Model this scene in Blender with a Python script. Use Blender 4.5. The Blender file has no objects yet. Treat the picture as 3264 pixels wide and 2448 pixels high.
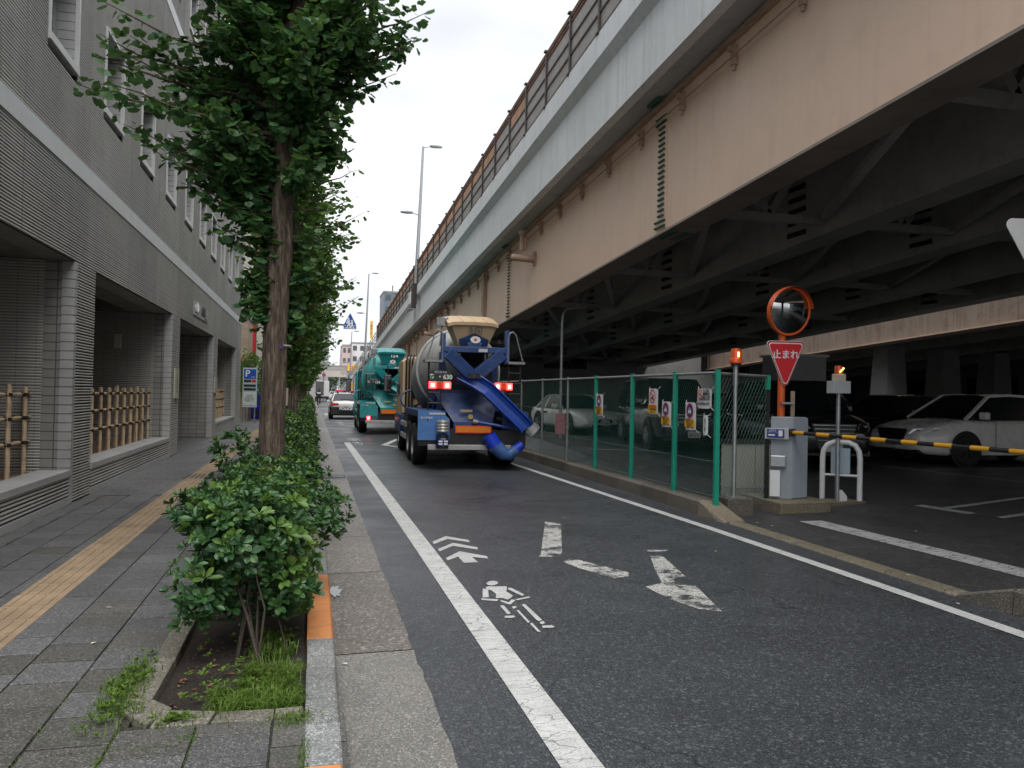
import bpy, bmesh, math, random
from mathutils import Vector, Matrix, Euler
R = math.radians
rnd = random.Random(7)
SC = bpy.context.scene
COL = SC.collection

# ------------------------------------------------------------------ camera
CAM_H = 1.6
def make_camera():
    y, p, r = R(14.0), R(0.75), R(1.2)
    fw = Vector((math.sin(y)*math.cos(p), math.cos(y)*math.cos(p), math.sin(p)))
    rt = Vector((math.cos(y), -math.sin(y), 0)); up = rt.cross(fw)
    rt2 = rt*math.cos(r) + up*math.sin(r); up2 = -rt*math.sin(r) + up*math.cos(r)
    cd = bpy.data.cameras.new('camera'); co = bpy.data.objects.new('camera', cd); COL.objects.link(co)
    m = Matrix((rt2, up2, -fw)).transposed().to_4x4(); m.translation = Vector((0, 0, CAM_H))
    co.matrix_world = m
    cd.sensor_width = 36; cd.sensor_fit = 'HORIZONTAL'; cd.lens = 0.78*36
    cd.clip_start = 0.05; cd.clip_end = 5000
    SC.camera = co
make_camera()

# ------------------------------------------------------------------ sky, sun, exposure
SUN_EL, SUN_AZ = R(62), R(175)      # azimuth from +Y towards +X
def make_world():
    w = bpy.data.worlds.new('World'); SC.world = w; w.use_nodes = True
    nt = w.node_tree; nt.nodes.clear(); N = nt.nodes.new; L = nt.links.new
    out = N('ShaderNodeOutputWorld'); bg = N('ShaderNodeBackground'); bg.inputs[1].default_value = 0.1
    sky = N('ShaderNodeTexSky'); sky.sky_type = 'NISHITA'; sky.sun_disc = False
    sky.sun_elevation = SUN_EL; sky.sun_rotation = SUN_AZ; sky.air_density = 1.2; sky.dust_density = 3
    tc = N('ShaderNodeTexCoord'); mp = N('ShaderNodeMapping'); mp.inputs['Scale'].default_value = (1, 1, 2.2)
    no = N('ShaderNodeTexNoise'); no.inputs['Scale'].default_value = 1.7; no.inputs['Detail'].default_value = 5
    no.inputs['Roughness'].default_value = 0.48
    cr = N('ShaderNodeValToRGB')
    e = cr.color_ramp.elements
    e[0].position = 0.38; e[0].color = (3.4, 3.6, 3.9, 1)
    e[1].position = 0.64; e[1].color = (6.7, 6.75, 6.85, 1)
    mx = N('ShaderNodeMix'); mx.data_type = 'RGBA'; mx.inputs[0].default_value = 0.93
    L(tc.outputs['Generated'], mp.inputs[0]); L(mp.outputs[0], no.inputs['Vector']); L(no.outputs[0], cr.inputs[0])
    L(sky.outputs[0], mx.inputs[6]); L(cr.outputs[0], mx.inputs[7]); L(mx.outputs[2], bg.inputs[0]); L(bg.outputs[0], out.inputs[0])
make_world()
def make_sun():
    ld = bpy.data.lights.new('sun', 'SUN'); lo = bpy.data.objects.new('sun', ld); COL.objects.link(lo)
    ld.energy = 1.5; ld.angle = R(60); ld.color = (1.0, 0.97, 0.93)
    d = Vector((math.sin(SUN_AZ)*math.cos(SUN_EL), math.cos(SUN_AZ)*math.cos(SUN_EL), math.sin(SUN_EL)))
    lo.rotation_euler = d.to_track_quat('Z', 'Y').to_euler(); lo.location = d*60
make_sun()
vs = SC.view_settings; vs.view_transform = 'Standard'; vs.look = 'None'; vs.exposure = 0.95; vs.gamma = 1.0; vs.use_curve_mapping = False
SC.cycles.max_bounces = 6; SC.cycles.diffuse_bounces = 4; SC.cycles.glossy_bounces = 2; SC.cycles.transparent_max_bounces = 8
SC.cycles.caustics_reflective = False; SC.cycles.caustics_refractive = False
try: SC.cycles.use_denoising = True
except Exception: pass

# ------------------------------------------------------------------ materials
MT = {}
def _new(name):
    m = bpy.data.materials.new(name); m.use_nodes = True; nt = m.node_tree; nt.nodes.clear()
    return m, nt, nt.nodes.new, nt.links.new
def _pos(N): return N('ShaderNodeNewGeometry').outputs['Position']
def _noise(N, L, scale, detail=3, rough=.5, vec=None, mscale=None):
    n = N('ShaderNodeTexNoise'); n.inputs['Scale'].default_value = scale; n.inputs['Detail'].default_value = detail
    n.inputs['Roughness'].default_value = rough
    v = vec if vec is not None else _pos(N)
    if mscale:
        mp = N('ShaderNodeMapping'); mp.inputs['Scale'].default_value = mscale; L(v, mp.inputs[0]); v = mp.outputs[0]
    L(v, n.inputs['Vector']); return n.outputs[0]
def _ramp(N, L, fac, stops):
    c = N('ShaderNodeValToRGB'); e = c.color_ramp.elements
    while len(e) < len(stops): e.new(0.5)
    for i, (p, col) in enumerate(stops):
        e[i].position = p; e[i].color = (*col, 1) if len(col) == 3 else col
    L(fac, c.inputs[0]); return c.outputs[0]
def _mix(N, L, fac, a, b, mode='MIX'):
    m = N('ShaderNodeMix'); m.data_type = 'RGBA'; m.blend_type = mode
    for s, v in ((m.inputs[0], fac), (m.inputs[6], a), (m.inputs[7], b)):
        if isinstance(v, (int, float)): s.default_value = v
        elif isinstance(v, tuple): s.default_value = (*v, 1) if len(v) == 3 else v
        else: L(v, s)
    return m.outputs[2]
def _math(N, L, op, a, b=0.5):
    m = N('ShaderNodeMath'); m.operation = op
    for s, v in ((m.inputs[0], a), (m.inputs[1], b)):
        if isinstance(v, (int, float)): s.default_value = v
        else: L(v, s)
    return m.outputs[0]
def _fin(m, nt, N, L, col, rough, metal=0, bump=None, bstr=.2, bdist=.01, spec=.5, coat=0, extra=None):
    o = N('ShaderNodeOutputMaterial'); b = N('ShaderNodeBsdfPrincipled')
    for s, v in ((b.inputs['Base Color'], col), (b.inputs['Roughness'], rough), (b.inputs['Metallic'], metal)):
        if isinstance(v, (int, float)): s.default_value = v
        elif isinstance(v, tuple): s.default_value = (*v, 1)
        else: L(v, s)
    b.inputs['Specular IOR Level'].default_value = spec; b.inputs['Coat Weight'].default_value = coat; b.inputs['Coat Roughness'].default_value = .08
    if bump is not None:
        bp = N('ShaderNodeBump'); bp.inputs['Strength'].default_value = bstr; bp.inputs['Distance'].default_value = bdist
        L(bump, bp.inputs['Height']); L(bp.outputs[0], b.inputs['Normal'])
    L(b.outputs[0], o.inputs[0]); return m, b, o
def mat(name, col, rough=.6, metal=0, var=.15, scale=3., bump=0., bscale=60., spec=.5, coat=0, dirt=0., dcol=(.05, .045, .04), streak=0., objvar=0.):
    if name in MT: return MT[name]
    m, nt, N, L = _new(name)
    n = _noise(N, L, scale, 4, .6)
    c = _ramp(N, L, n, [(.3, tuple(x*(1-var) for x in col)), (.7, tuple(min(1, x*(1+var)) for x in col))])
    if dirt:
        d = _noise(N, L, scale*2.3+1, 6, .65)
        f = _ramp(N, L, d, [(.5, (0, 0, 0)), (.72, (dirt,)*3)]); c = _mix(N, L, f, c, dcol)
    if streak:
        d = _noise(N, L, 1.0, 4, .6, mscale=(6, 6, .35))
        f = _ramp(N, L, d, [(.5, (0, 0, 0)), (.75, (streak,)*3)]); c = _mix(N, L, f, c, dcol)
    if objvar:
        oi = N('ShaderNodeObjectInfo'); c = _mix(N, L, 1.0, c, _ramp(N, L, oi.outputs['Random'], [(0, (1-objvar,)*3), (1, (1+objvar*.5,)*3)]), 'MULTIPLY')
    bm = _noise(N, L, bscale, 3, .6) if bump else None
    rr = rough
    if var and rough > .08:
        rn = _noise(N, L, scale*4, 3); rr = _ramp(N, L, rn, [(.3, (max(.03, rough*.82),)*3), (.7, (min(1, rough*1.15),)*3)])
    _fin(m, nt, N, L, c, rr, metal, bm, bump, .01, spec, coat); MT[name] = m; return m
def glow(name, col, strength, base=None):
    if name in MT: return MT[name]
    m, nt, N, L = _new(name); m2, b, o = _fin(m, nt, N, L, base or col, .25)
    b.inputs['Emission Color'].default_value = (*col, 1); b.inputs['Emission Strength'].default_value = strength
    m.cycles.emission_sampling = 'NONE'; MT[name] = m; return m
def glass(name, col=(.02, .025, .03), rough=.04):
    if name in MT: return MT[name]
    m, nt, N, L = _new(name); _fin(m, nt, N, L, col, rough, 0, None, spec=.9); MT[name] = m; return m

def _grain(N, L, c, base, scale, lo, hi, frac=.14, dark=.3, detail=True):
    v = N('ShaderNodeTexVoronoi'); v.inputs['Scale'].default_value = scale; L(_pos(N), v.inputs['Vector'])
    sp = N('ShaderNodeSeparateColor'); L(v.outputs['Color'], sp.inputs[0])
    c = _mix(N, L, _ramp(N, L, sp.outputs[0], [(1-frac-.02, (0, 0, 0)), (1-frac+.02, (.85,)*3)]), c, tuple(min(1, x*hi+.01) for x in base))
    c = _mix(N, L, _ramp(N, L, sp.outputs[1], [(1-dark-.02, (0, 0, 0)), (1-dark+.02, (.7,)*3)]), c, tuple(x*lo for x in base))
    return c, v.outputs['Distance']
def make_asphalt(name, base, wet=.5, crack=.5):
    m, nt, N, L = _new(name)
    big = _noise(N, L, .35, 5, .6); mid = _noise(N, L, 2.2, 4, .6); fine = _noise(N, L, 85, 3, .8)
    vor = N('ShaderNodeTexVoronoi'); vor.inputs['Scale'].default_value = 70; L(_pos(N), vor.inputs['Vector'])
    c = _ramp(N, L, big, [(.3, tuple(x*.72 for x in base)), (.7, tuple(x*1.22 for x in base))])
    c = _mix(N, L, .55, c, _ramp(N, L, mid, [(.3, tuple(x*.75 for x in base)), (.7, tuple(x*1.25 for x in base))]))
    sp = _ramp(N, L, fine, [(.54, (0, 0, 0)), (.68, (.6,)*3)]); c = _mix(N, L, sp, c, tuple(min(1, x*2.6+.03) for x in base)); sd = _ramp(N, L, _noise(N, L, 70, 3, .8), [(.52, (0, 0, 0)), (.66, (.75,)*3)]); c = _mix(N, L, sd, c, tuple(x*.35 for x in base))
    dk = _ramp(N, L, vor.outputs['Distance'], [(.02, (.7,)*3), (.3, (0, 0, 0))]); c = _mix(N, L, _math(N, L, 'MULTIPLY', dk, .5), c, tuple(x*.45 for x in base))
    c, gd = _grain(N, L, c, base, 105, .5, 2.3, .10, .3)
    c, gd2 = _grain(N, L, c, base, 55, .6, 1.9, .05, .2)
    # cracks
    wv = _noise(N, L, 1.6, 4, .6); ad = N('ShaderNodeVectorMath'); ad.operation = 'MULTIPLY_ADD'
    cn = N('ShaderNodeTexNoise'); cn.inputs['Scale'].default_value = 1.4; cn.inputs['Detail'].default_value = 4; L(_pos(N), cn.inputs['Vector'])
    L(cn.outputs['Color'], ad.inputs[0]); ad.inputs[1].default_value = (.9, .9, .9); L(_pos(N), ad.inputs[2])
    vc = N('ShaderNodeTexVoronoi'); vc.feature = 'DISTANCE_TO_EDGE'; vc.inputs['Scale'].default_value = .42; L(ad.outputs[0], vc.inputs['Vector'])
    ck = _ramp(N, L, vc.outputs['Distance'], [(.0, (1, 1, 1)), (.0025, (.7,)*3), (.006, (0, 0, 0))])
    msk = _ramp(N, L, _noise(N, L, .8, 3), [(.46, (0, 0, 0)), (.54, (crack,)*3)])
    c = _mix(N, L, _math(N, L, 'MULTIPLY', ck, msk), c, tuple(x*.25 for x in base))
    rg = _ramp(N, L, _noise(N, L, .55, 5, .62), [(.34, (.38-.12*wet,)*3), (.66, (.66-.12*wet,)*3)])
    bmp = _mix(N, L, .5, fine, vor.outputs['Distance'])
    _fin(m, nt, N, L, c, rg, 0, bmp, .55, .008, .5); MT[name] = m; return m
def make_paint(name, col, under, wear, scale=7., soft=.07, crackw=.012, edge=None):
    """road paint: worn patches are truly gone (transparent)"""
    m, nt, N, L = _new(name)
    o = N('ShaderNodeOutputMaterial'); b = N('ShaderNodeBsdfPrincipled'); t = N('ShaderNodeBsdfTransparent'); mx = N('ShaderNodeMixShader')
    c = _ramp(N, L, _noise(N, L, 5, 5, .65), [(.3, tuple(x*.72 for x in col)), (.7, col)])
    c = _mix(N, L, _ramp(N, L, _noise(N, L, 120, 2, .7), [(.5, (0, 0, 0)), (.75, (.45,)*3)]), c, under)
    L(c, b.inputs['Base Color']); b.inputs['Roughness'].default_value = .55
    n = _noise(N, L, scale, 8, .72)
    a = _ramp(N, L, n, [(max(0, wear-soft), (0, 0, 0)), (wear+soft, (1, 1, 1))])
    cn = N('ShaderNodeTexNoise'); cn.inputs['Scale'].default_value = 9; cn.inputs['Detail'].default_value = 3; L(_pos(N), cn.inputs['Vector'])
    ad = N('ShaderNodeVectorMath'); ad.operation = 'MULTIPLY_ADD'; L(cn.outputs['Color'], ad.inputs[0]); ad.inputs[1].default_value = (.1, .1, .1); L(_pos(N), ad.inputs[2])
    vc = N('ShaderNodeTexVoronoi'); vc.feature = 'DISTANCE_TO_EDGE'; vc.inputs['Scale'].default_value = 9
    mq = N('ShaderNodeMapping'); mq.inputs['Scale'].default_value = (.45, 1.5, 1); L(ad.outputs[0], mq.inputs[0]); L(mq.outputs[0], vc.inputs['Vector'])
    k = _ramp(N, L, vc.outputs['Distance'], [(0, (.3,)*3), (crackw*2.2+.001, (1, 1, 1))]); a = _math(N, L, 'MULTIPLY', a, k)
    if edge:
        e = _noise(N, L, 60, 4, .7); a = _math(N, L, 'MULTIPLY', a, _ramp(N, L, e, [(edge-.1, (0, 0, 0)), (edge+.05, (1, 1, 1))]))
    L(a, mx.inputs[0]); L(t.outputs[0], mx.inputs[1]); L(b.outputs[0], mx.inputs[2]); L(mx.outputs[0], o.inputs[0]); MT[name] = m; return m
def make_slab(name, base, brick=None, speck=.5, rough=.7, moss=.0, gs=130, gh=1.9):
    m, nt, N, L = _new(name)
    c = _ramp(N, L, _noise(N, L, 1.3, 5, .6), [(.3, tuple(x*.75 for x in base)), (.7, tuple(x*1.2 for x in base))])
    f = _noise(N, L, 80, 3, .8); c = _mix(N, L, _ramp(N, L, f, [(.53, (0, 0, 0)), (.66, (min(1, speck*1.3),)*3)]), c, tuple(min(1, x*1.9+.04) for x in base))
    f2 = _noise(N, L, 95, 3, .8); c = _mix(N, L, _ramp(N, L, f2, [(.53, (0, 0, 0)), (.65, (min(1, speck*1.3),)*3)]), c, tuple(x*.35 for x in base))
    c, gd = _grain(N, L, c, base, gs, .45, gh, .16, .30)
    d = _ramp(N, L, _noise(N, L, .9, 6, .65), [(.48, (0, 0, 0)), (.72, (.6,)*3)]); c = _mix(N, L, d, c, tuple(x*.5 for x in base))
    if moss: c = _mix(N, L, _ramp(N, L, _noise(N, L, 3.1, 5, .7), [(.55, (0, 0, 0)), (.72, (moss,)*3)]), c, (.05, .065, .02))
    else_ = N('ShaderNodeObjectInfo'); c = _mix(N, L, 1.0, c, _ramp(N, L, else_.outputs['Random'], [(0, (.80, .80, .79)), (1, (1.08, 1.07, 1.08))]), 'MULTIPLY')
    if brick:
        bt = N('ShaderNodeTexBrick'); bt.offset = .5; bt.inputs['Scale'].default_value = 1.0
        bt.inputs['Brick Width'].default_value = brick[0]; bt.inputs['Row Height'].default_value = brick[1]; bt.inputs['Mortar Size'].default_value = brick[2]
        bt.inputs['Color1'].default_value = (1, 1, 1, 1); bt.inputs['Color2'].default_value = (.86, .86, .86, 1); bt.inputs['Mortar'].default_value = (.3, .3, .27, 1)
        mp = N('ShaderNodeMapping'); mp.inputs['Rotation'].default_value = (0, 0, brick[3]); L(_pos(N), mp.inputs[0]); L(mp.outputs[0], bt.inputs['Vector'])
        c = _mix(N, L, 1.0, c, bt.outputs[0], 'MULTIPLY')
    _fin(m, nt, N, L, c, rough, 0, f, .35, .006); MT[name] = m; return m
def make_leaf(name, c0, c1, c2, trans=.35, rough=.42, sc=9.):
    m, nt, N, L = _new(name)
    n = _noise(N, L, sc, 2, .6); c = _ramp(N, L, n, [(.3, c0), (.52, c1), (.74, c2)])
    m2, b, o = _fin(m, nt, N, L, c, rough, 0, None, spec=.45)
    t = N('ShaderNodeBsdfTranslucent'); L(_mix(N, L, .5, c, (.10, .17, .02)), t.inputs[0])
    mx = N('ShaderNodeMixShader'); mx.inputs[0].default_value = trans
    L(b.outputs[0], mx.inputs[1]); L(t.outputs[0], mx.inputs[2]); L(mx.outputs[0], o.inputs[0]); MT[name] = m; return m
def make_tile(name, base, bw, bh, axis, rough=.5, mort=.006, var=.25, off=.5, mcol=.35):
    """glazed wall tile: joints from a brick pattern laid on the wall; axis 'x' wall faces x, 'y' wall faces y"""
    m, nt, N, L = _new(name)
    sx = N('ShaderNodeSeparateXYZ'); L(_pos(N), sx.inputs[0]); cb = N('ShaderNodeCombineXYZ')
    L(sx.outputs['Y' if axis == 'x' else 'X'], cb.inputs[0]); L(sx.outputs['Z'], cb.inputs[1])
    bt = N('ShaderNodeTexBrick'); bt.offset = off; bt.inputs['Scale'].default_value = 1; bt.inputs['Brick Width'].default_value = bw; bt.inputs['Row Height'].default_value = bh
    bt.inputs['Mortar Size'].default_value = mort
    bt.inputs['Color1'].default_value = (*[x*(1-var) for x in base], 1); bt.inputs['Color2'].default_value = (*[min(1, x*(1+var)) for x in base], 1)
    bt.inputs['Mortar'].default_value = (*[x*mcol for x in base], 1); L(cb.outputs[0], bt.inputs['Vector'])
    d = _ramp(N, L, _noise(N, L, 1.2, 5, .65), [(.4, (1, 1, 1)), (.75, (.72, .7, .68))])
    c = _mix(N, L, 1.0, bt.outputs[0], d, 'MULTIPLY')
    _fin(m, nt, N, L, c, rough, 0, bt.outputs['Fac'], -.5, .01); MT[name] = m; return m

ASP = make_asphalt('asphalt_wet', (.052, .059, .066), .9, .75)
ASPL = make_asphalt('asphalt_lot', (.046, .047, .049), .3, .3)
PAINT = make_paint('paint_white_cracked', (.72, .73, .72), (.08, .08, .08), .30, 6, .05, .012, .36)
PAINTR = make_paint('paint_white_line', (.66, .67, .66), (.08, .08, .08), .26, 5, .04, .003, .33)
PAINTN = make_paint('paint_white_fresh', (.66, .67, .66), (.1, .1, .1), .12, 5, .05, 0.002)
PAINTW = make_paint('paint_white_worn', (.70, .70, .67), (.08, .08, .08), .47, 2.6, .035, .006, .46)
PAINTS = make_paint('paint_stop_line', (.50, .51, .50), (.05, .05, .05), .34, 6, .04, .035, .3)
PAINTD = make_paint('paint_lot_line', (.36, .37, .37), (.05, .05, .05), .33, 6, .06, .004, .35)
SLAB = make_slab('paving_slab_grey', (.128, .129, .133), None, .6, .55)
SLABM = make_slab('paving_slab_mossy', (.105, .104, .095), None, .6, .6, .32)
SLABF = make_slab('paving_far', (.16, .158, .16), (.325, .325, .008, 0), .4, .5)
JOINT = make_slab('paving_joint_earth', (.035, .036, .026), None, .3, .95, .5)
KERB = make_slab('kerb_granite', (.27, .28, .28), None, .4, .7, .12)
KERBM = make_slab('kerb_mossy', (.16, .165, .13), None, .4, .8, .55)
KERBR = make_slab('kerb_brown_concrete', (.125, .112, .092), None, .4, .75, .2)
GUTA = make_slab('gutter_aggregate', (.165, .145, .125), None, 1.0, .4, 0, 62, 2.4)
GUTC = make_slab('gutter_concrete', (.23, .222, .205), None, .45, .45)
SOIL = make_slab('soil', (.026, .019, .014), None, .6, .95)
CONC = mat('concrete_grey', (.33, .33, .32), .8, 0, .18, 1.2, .3, 40, dirt=.3, streak=.3)
CONCD = mat('concrete_dirty', (.20, .19, .17), .85, 0, .2, 1.5, .4, 40, dirt=.5)
PARA = mat('parapet_concrete', (.74, .77, .78), .75, 0, .07, .5, .15, 30, dirt=.12, dcol=(.3, .3, .3), streak=.28)
SOFF = mat('soffit_concrete', (.42, .43, .43), .85, 0, .15, .6, .2, 20, dirt=.25)
BEIGE = mat('girder_beige_paint', (.82, .60, .455), .5, 0, .07, .35, .05, 20, dirt=.14, dcol=(.38, .26, .18), streak=.12)
BEIGED = mat('girder_beige_rusty', (.42, .29, .21), .65, 0, .2, 2., .1, 20, dirt=.35, dcol=(.16, .08, .04))
STEELD = mat('under_steel_grey', (.40, .39, .36), .6, 0, .15, .8, .05, 20, dirt=.3)
RUST = mat('rust_brown', (.13, .055, .03), .8, 0, .5, 5, .3, 60, dirt=.4, dcol=(.04, .025, .02))
POSTB = mat('post_dark_brown', (.055, .042, .036), .6, 0, .3, 4)
SLATG = mat('slat_grey', (.28, .27, .255), .6, 0, .12, 1.5, dirt=.55, dcol=(.34, .17, .09), streak=.35)
GALV = mat('galvanised_steel', (.40, .42, .43), .38, .75, .15, 8)
GALVD = mat('galvanised_dull', (.30, .31, .31), .5, .5, .2, 6, dirt=.3)
GREENP = mat('fence_green_paint', (.01, .30, .20), .35, 0, .08, 5)
GREEND = mat('wire_green', (.06, .16, .13), .5, 0, .4, 3)
BOLTG = mat('bolt_green', (.03, .12, .085), .5, 0, .25, 9)
BLACK = mat('black_rubber', (.012, .012, .013), .6, 0, .2, 10)
BLACKP = mat('black_plastic', (.015, .015, .016), .35, 0, .1, 10)
DARK = mat('dark_metal', (.03, .03, .032), .45, .3, .2, 8, dirt=.3)
CHROME = mat('chrome', (.62, .63, .64), .12, 1, .05, 5)
ALU = mat('aluminium', (.5, .51, .52), .3, .8, .1, 6)
WHITEP = mat('white_paint', (.72, .73, .73), .3, 0, .05, 2, coat=.3)
WHITES = mat('white_sheet', (.74, .75, .76), .5, 0, .06, 3)
GREYP = mat('grey_paint', (.30, .335, .37), .35, 0, .07, 2, dirt=.15)
BLUEG = mat('print_blue', (.01, .08, .42), .35, 0, .03, 3)
NAVYS = mat('print_navy', (.012, .03, .22), .35, 0, .03, 3)
REDS = mat('sign_red', (.62, .012, .02), .35, 0, .04, 3)
ORANGE = mat('mirror_orange', (.72, .12, .025), .4, 0, .08, 3)
YELLOW = mat('print_yellow', (.82, .47, .015), .45, 0, .05, 5)
BLKPR = mat('print_black', (.02, .02, .022), .5, 0, 0)
GREYPR = mat('print_grey', (.12, .12, .13), .5, 0, 0)
GLASSD = glass('glass_dark', (.012, .015, .017), .05)
GLASSW = glass('glass_window', (.05, .06, .07), .05)
SLIVER = mat('reflective_silver', (.55, .56, .57), .4, .2, .03, 5)

# ------------------------------------------------------------------ mesh helpers
class MB:
    def __init__(s): s.v = []; s.f = []; s.m = []
    def add(s, vs, fs, mi=0):
        o = len(s.v); s.v.extend([tuple(p) for p in vs]); s.f.extend([tuple(i+o for i in f) for f in fs]); s.m.extend([mi]*len(fs)); return s
    def box(s, x0, x1, y0, y1, z0, z1, mi=0):
        return s.add([(x0,y0,z0),(x1,y0,z0),(x1,y1,z0),(x0,y1,z0),(x0,y0,z1),(x1,y0,z1),(x1,y1,z1),(x0,y1,z1)],
                     [(3,2,1,0),(4,5,6,7),(0,1,5,4),(1,2,6,5),(2,3,7,6),(3,0,4,7)], mi)
    def bar(s, p, q, w, h, up=(0,0,1), mi=0):
        p, q = Vector(p), Vector(q); d = (q-p).normalized(); u = Vector(up)
        if abs(d.dot(u)) > .99: u = Vector((0,1,0))
        a = d.cross(u).normalized()*(w/2); b = a.cross(d).normalized()*(h/2)
        vs = [p-a-b,p+a-b,p+a+b,p-a+b,q-a-b,q+a-b,q+a+b,q-a+b]
        return s.add(vs, [(3,2,1,0),(4,5,6,7),(0,1,5,4),(1,2,6,5),(2,3,7,6),(3,0,4,7)], mi)
    def tube(s, pts, r, n=8, mi=0, caps=True):
        pts = [Vector(p) for p in pts]; k = len(pts); rs = r if isinstance(r, (list, tuple)) else [r]*k
        prev = None; rings = []
        for i, p in enumerate(pts):
            d = (pts[min(i+1, k-1)]-pts[max(i-1, 0)]).normalized()
            if prev is None:
                u = Vector((0,0,1)) if abs(d.z) < .9 else Vector((1,0,0)); a = d.cross(u).normalized()
            else:
                a = (prev-d*prev.dot(d))
                a = a.normalized() if a.length > 1e-6 else d.orthogonal().normalized()
            prev = a; b = d.cross(a)
            rings.append([p+(a*math.cos(t*2*math.pi/n)+b*math.sin(t*2*math.pi/n))*rs[i] for t in range(n)])
        vs = [v for g in rings for v in g]; fs = []
        for i in range(k-1):
            for t in range(n): fs.append((i*n+t, i*n+(t+1)%n, (i+1)*n+(t+1)%n, (i+1)*n+t))
        if caps: fs.append(tuple(range(n-1, -1, -1))); fs.append(tuple((k-1)*n+t for t in range(n)))
        return s.add(vs, fs, mi)
    def lathe(s, prof, n=24, M=None, mi=0, arc=2*math.pi, a0=0.):
        full = abs(arc-2*math.pi) < 1e-6; c = n if full else n+1; vs = []
        for (r, z) in prof:
            for t in range(c):
                a = a0+arc*t/n; p = Vector((r*math.cos(a), r*math.sin(a), z)); vs.append(M @ p if M else p)
        fs = []
        for i in range(len(prof)-1):
            for t in range(n):
                fs.append((i*c+t, i*c+(t+1)%c, (i+1)*c+(t+1)%c, (i+1)*c+t))
        return s.add(vs, fs, mi)
    def prism(s, poly, a, b, plane='xz', mi=0):
        """polygon in a plane, extruded along the third axis from a to b"""
        n = len(poly)
        def P(u, v, w): return {'xz': (u, w, v), 'yz': (w, u, v), 'xy': (u, v, w)}[plane]
        vs = [P(u, v, a) for u, v in poly]+[P(u, v, b) for u, v in poly]
        fs = [tuple(range(n)), tuple(range(2*n-1, n-1, -1))]+[(i, i+n, (i+1)%n+n, (i+1)%n) for i in range(n)]
        return s.add(vs, fs, mi)
    def xf(s, M):
        s.v = [tuple(M @ Vector(p)) for p in s.v]; return s
    def mesh(s, name, mats):
        me = bpy.data.meshes.new(name); me.from_pydata(s.v, [], s.f)
        ml = mats if isinstance(mats, (list, tuple)) else [mats]
        for m in ml: me.materials.append(m)
        if len(ml) > 1: me.polygons.foreach_set('material_index', s.m)
        me.update(); return me
    def build(s, name, mats, parent=None, smooth=False, loc=None, rot=None, bev=0, **kw):
        me = s.mesh(name, mats)
        bm = bmesh.new(); bm.from_mesh(me)
        if len(bm.faces) < 60000: bmesh.ops.recalc_face_normals(bm, faces=bm.faces)
        bm.to_mesh(me); bm.free()
        if smooth:
            me.polygons.foreach_set('use_smooth', [True]*len(me.polygons))
            try: me.set_sharp_from_angle(angle=R(smooth if smooth is not True else 40))
            except Exception: pass
        return link(name, me, parent, loc, rot, bev, **kw)
def link(name, me, parent=None, loc=None, rot=None, bev=0, label=None, cat=None, group=None, kind=None):
    o = bpy.data.objects.new(name, me); COL.objects.link(o)
    if parent is not None: o.parent = parent
    if loc is not None: o.location = loc
    if rot is not None: o.rotation_euler = rot
    if bev:
        b = o.modifiers.new('bevel', 'BEVEL'); b.width = bev; b.segments = 2; b.limit_method = 'ANGLE'; b.angle_limit = R(35)
    return tag(o, label, cat, group, kind)
def tag(o, label=None, cat=None, group=None, kind=None):
    if label: o['label'] = label
    if cat: o['category'] = cat
    if group: o['group'] = group
    if kind: o['kind'] = kind
    return o
def empty(name, loc=(0,0,0), rz=0, label=None, cat=None, group=None, kind=None):
    o = bpy.data.objects.new(name, None); COL.objects.link(o); o.location = loc; o.rotation_euler = (0, 0, rz); o.empty_display_size = .1
    return tag(o, label, cat, group, kind)
def copy_tree(o, parent=None):
    c = o.copy(); COL.objects.link(c); c.parent = parent
    for ch in list(o.children): copy_tree(ch, c)
    return c
def text(s, size, m, parent, loc, rot, name='lettering', align='CENTER', ext=.0015, sx=1., bold=0., kind=None, spacing=1.0):
    cu = bpy.data.curves.new('t', 'FONT'); cu.body = s; cu.size = size; cu.align_x = align; cu.align_y = 'CENTER'; cu.extrude = ext; cu.offset = bold; cu.space_line = spacing
    cu.resolution_u = 3
    ob = bpy.data.objects.new('t', cu); COL.objects.link(ob)
    dg = bpy.context.evaluated_depsgraph_get(); me = bpy.data.meshes.new_from_object(ob.evaluated_get(dg))
    bpy.data.objects.remove(ob); bpy.data.curves.remove(cu)
    me.materials.clear(); me.materials.append(m); me.name = name
    if sx != 1: me.transform(Matrix.Diagonal((sx, 1, 1, 1)))
    return link(name, me, parent, loc, rot, kind=kind)
FRONT = (R(90), 0, 0)            # text that faces -Y (towards the camera side)
EASTW = (R(90), 0, R(90))        # text that faces +X
def disc(mb, c, r, n=20, axis='y', mi=0, sx=1.):
    vs = []
    for t in range(n):
        a = 2*math.pi*t/n; u, w = r*sx*math.cos(a), r*math.sin(a)
        vs.append((c[0]+u, c[1], c[2]+w) if axis == 'y' else (c[0], c[1]+u, c[2]+w) if axis == 'x' else (c[0]+u, c[1]+w, c[2]))
    mb.add(vs, [tuple(range(n))], mi); return mb
def ring(mb, c, r0, r1, n=24, axis='y', mi=0, sx=1.):
    vs = []
    for rr in (r0, r1):
        for t in range(n):
            a = 2*math.pi*t/n; u, w = rr*sx*math.cos(a), rr*math.sin(a)
            vs.append((c[0]+u, c[1], c[2]+w) if axis == 'y' else (c[0], c[1]+u, c[2]+w) if axis == 'x' else (c[0]+u, c[1]+w, c[2]))
    mb.add(vs, [(t, (t+1)%n, n+(t+1)%n, n+t) for t in range(n)], mi); return mb
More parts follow.
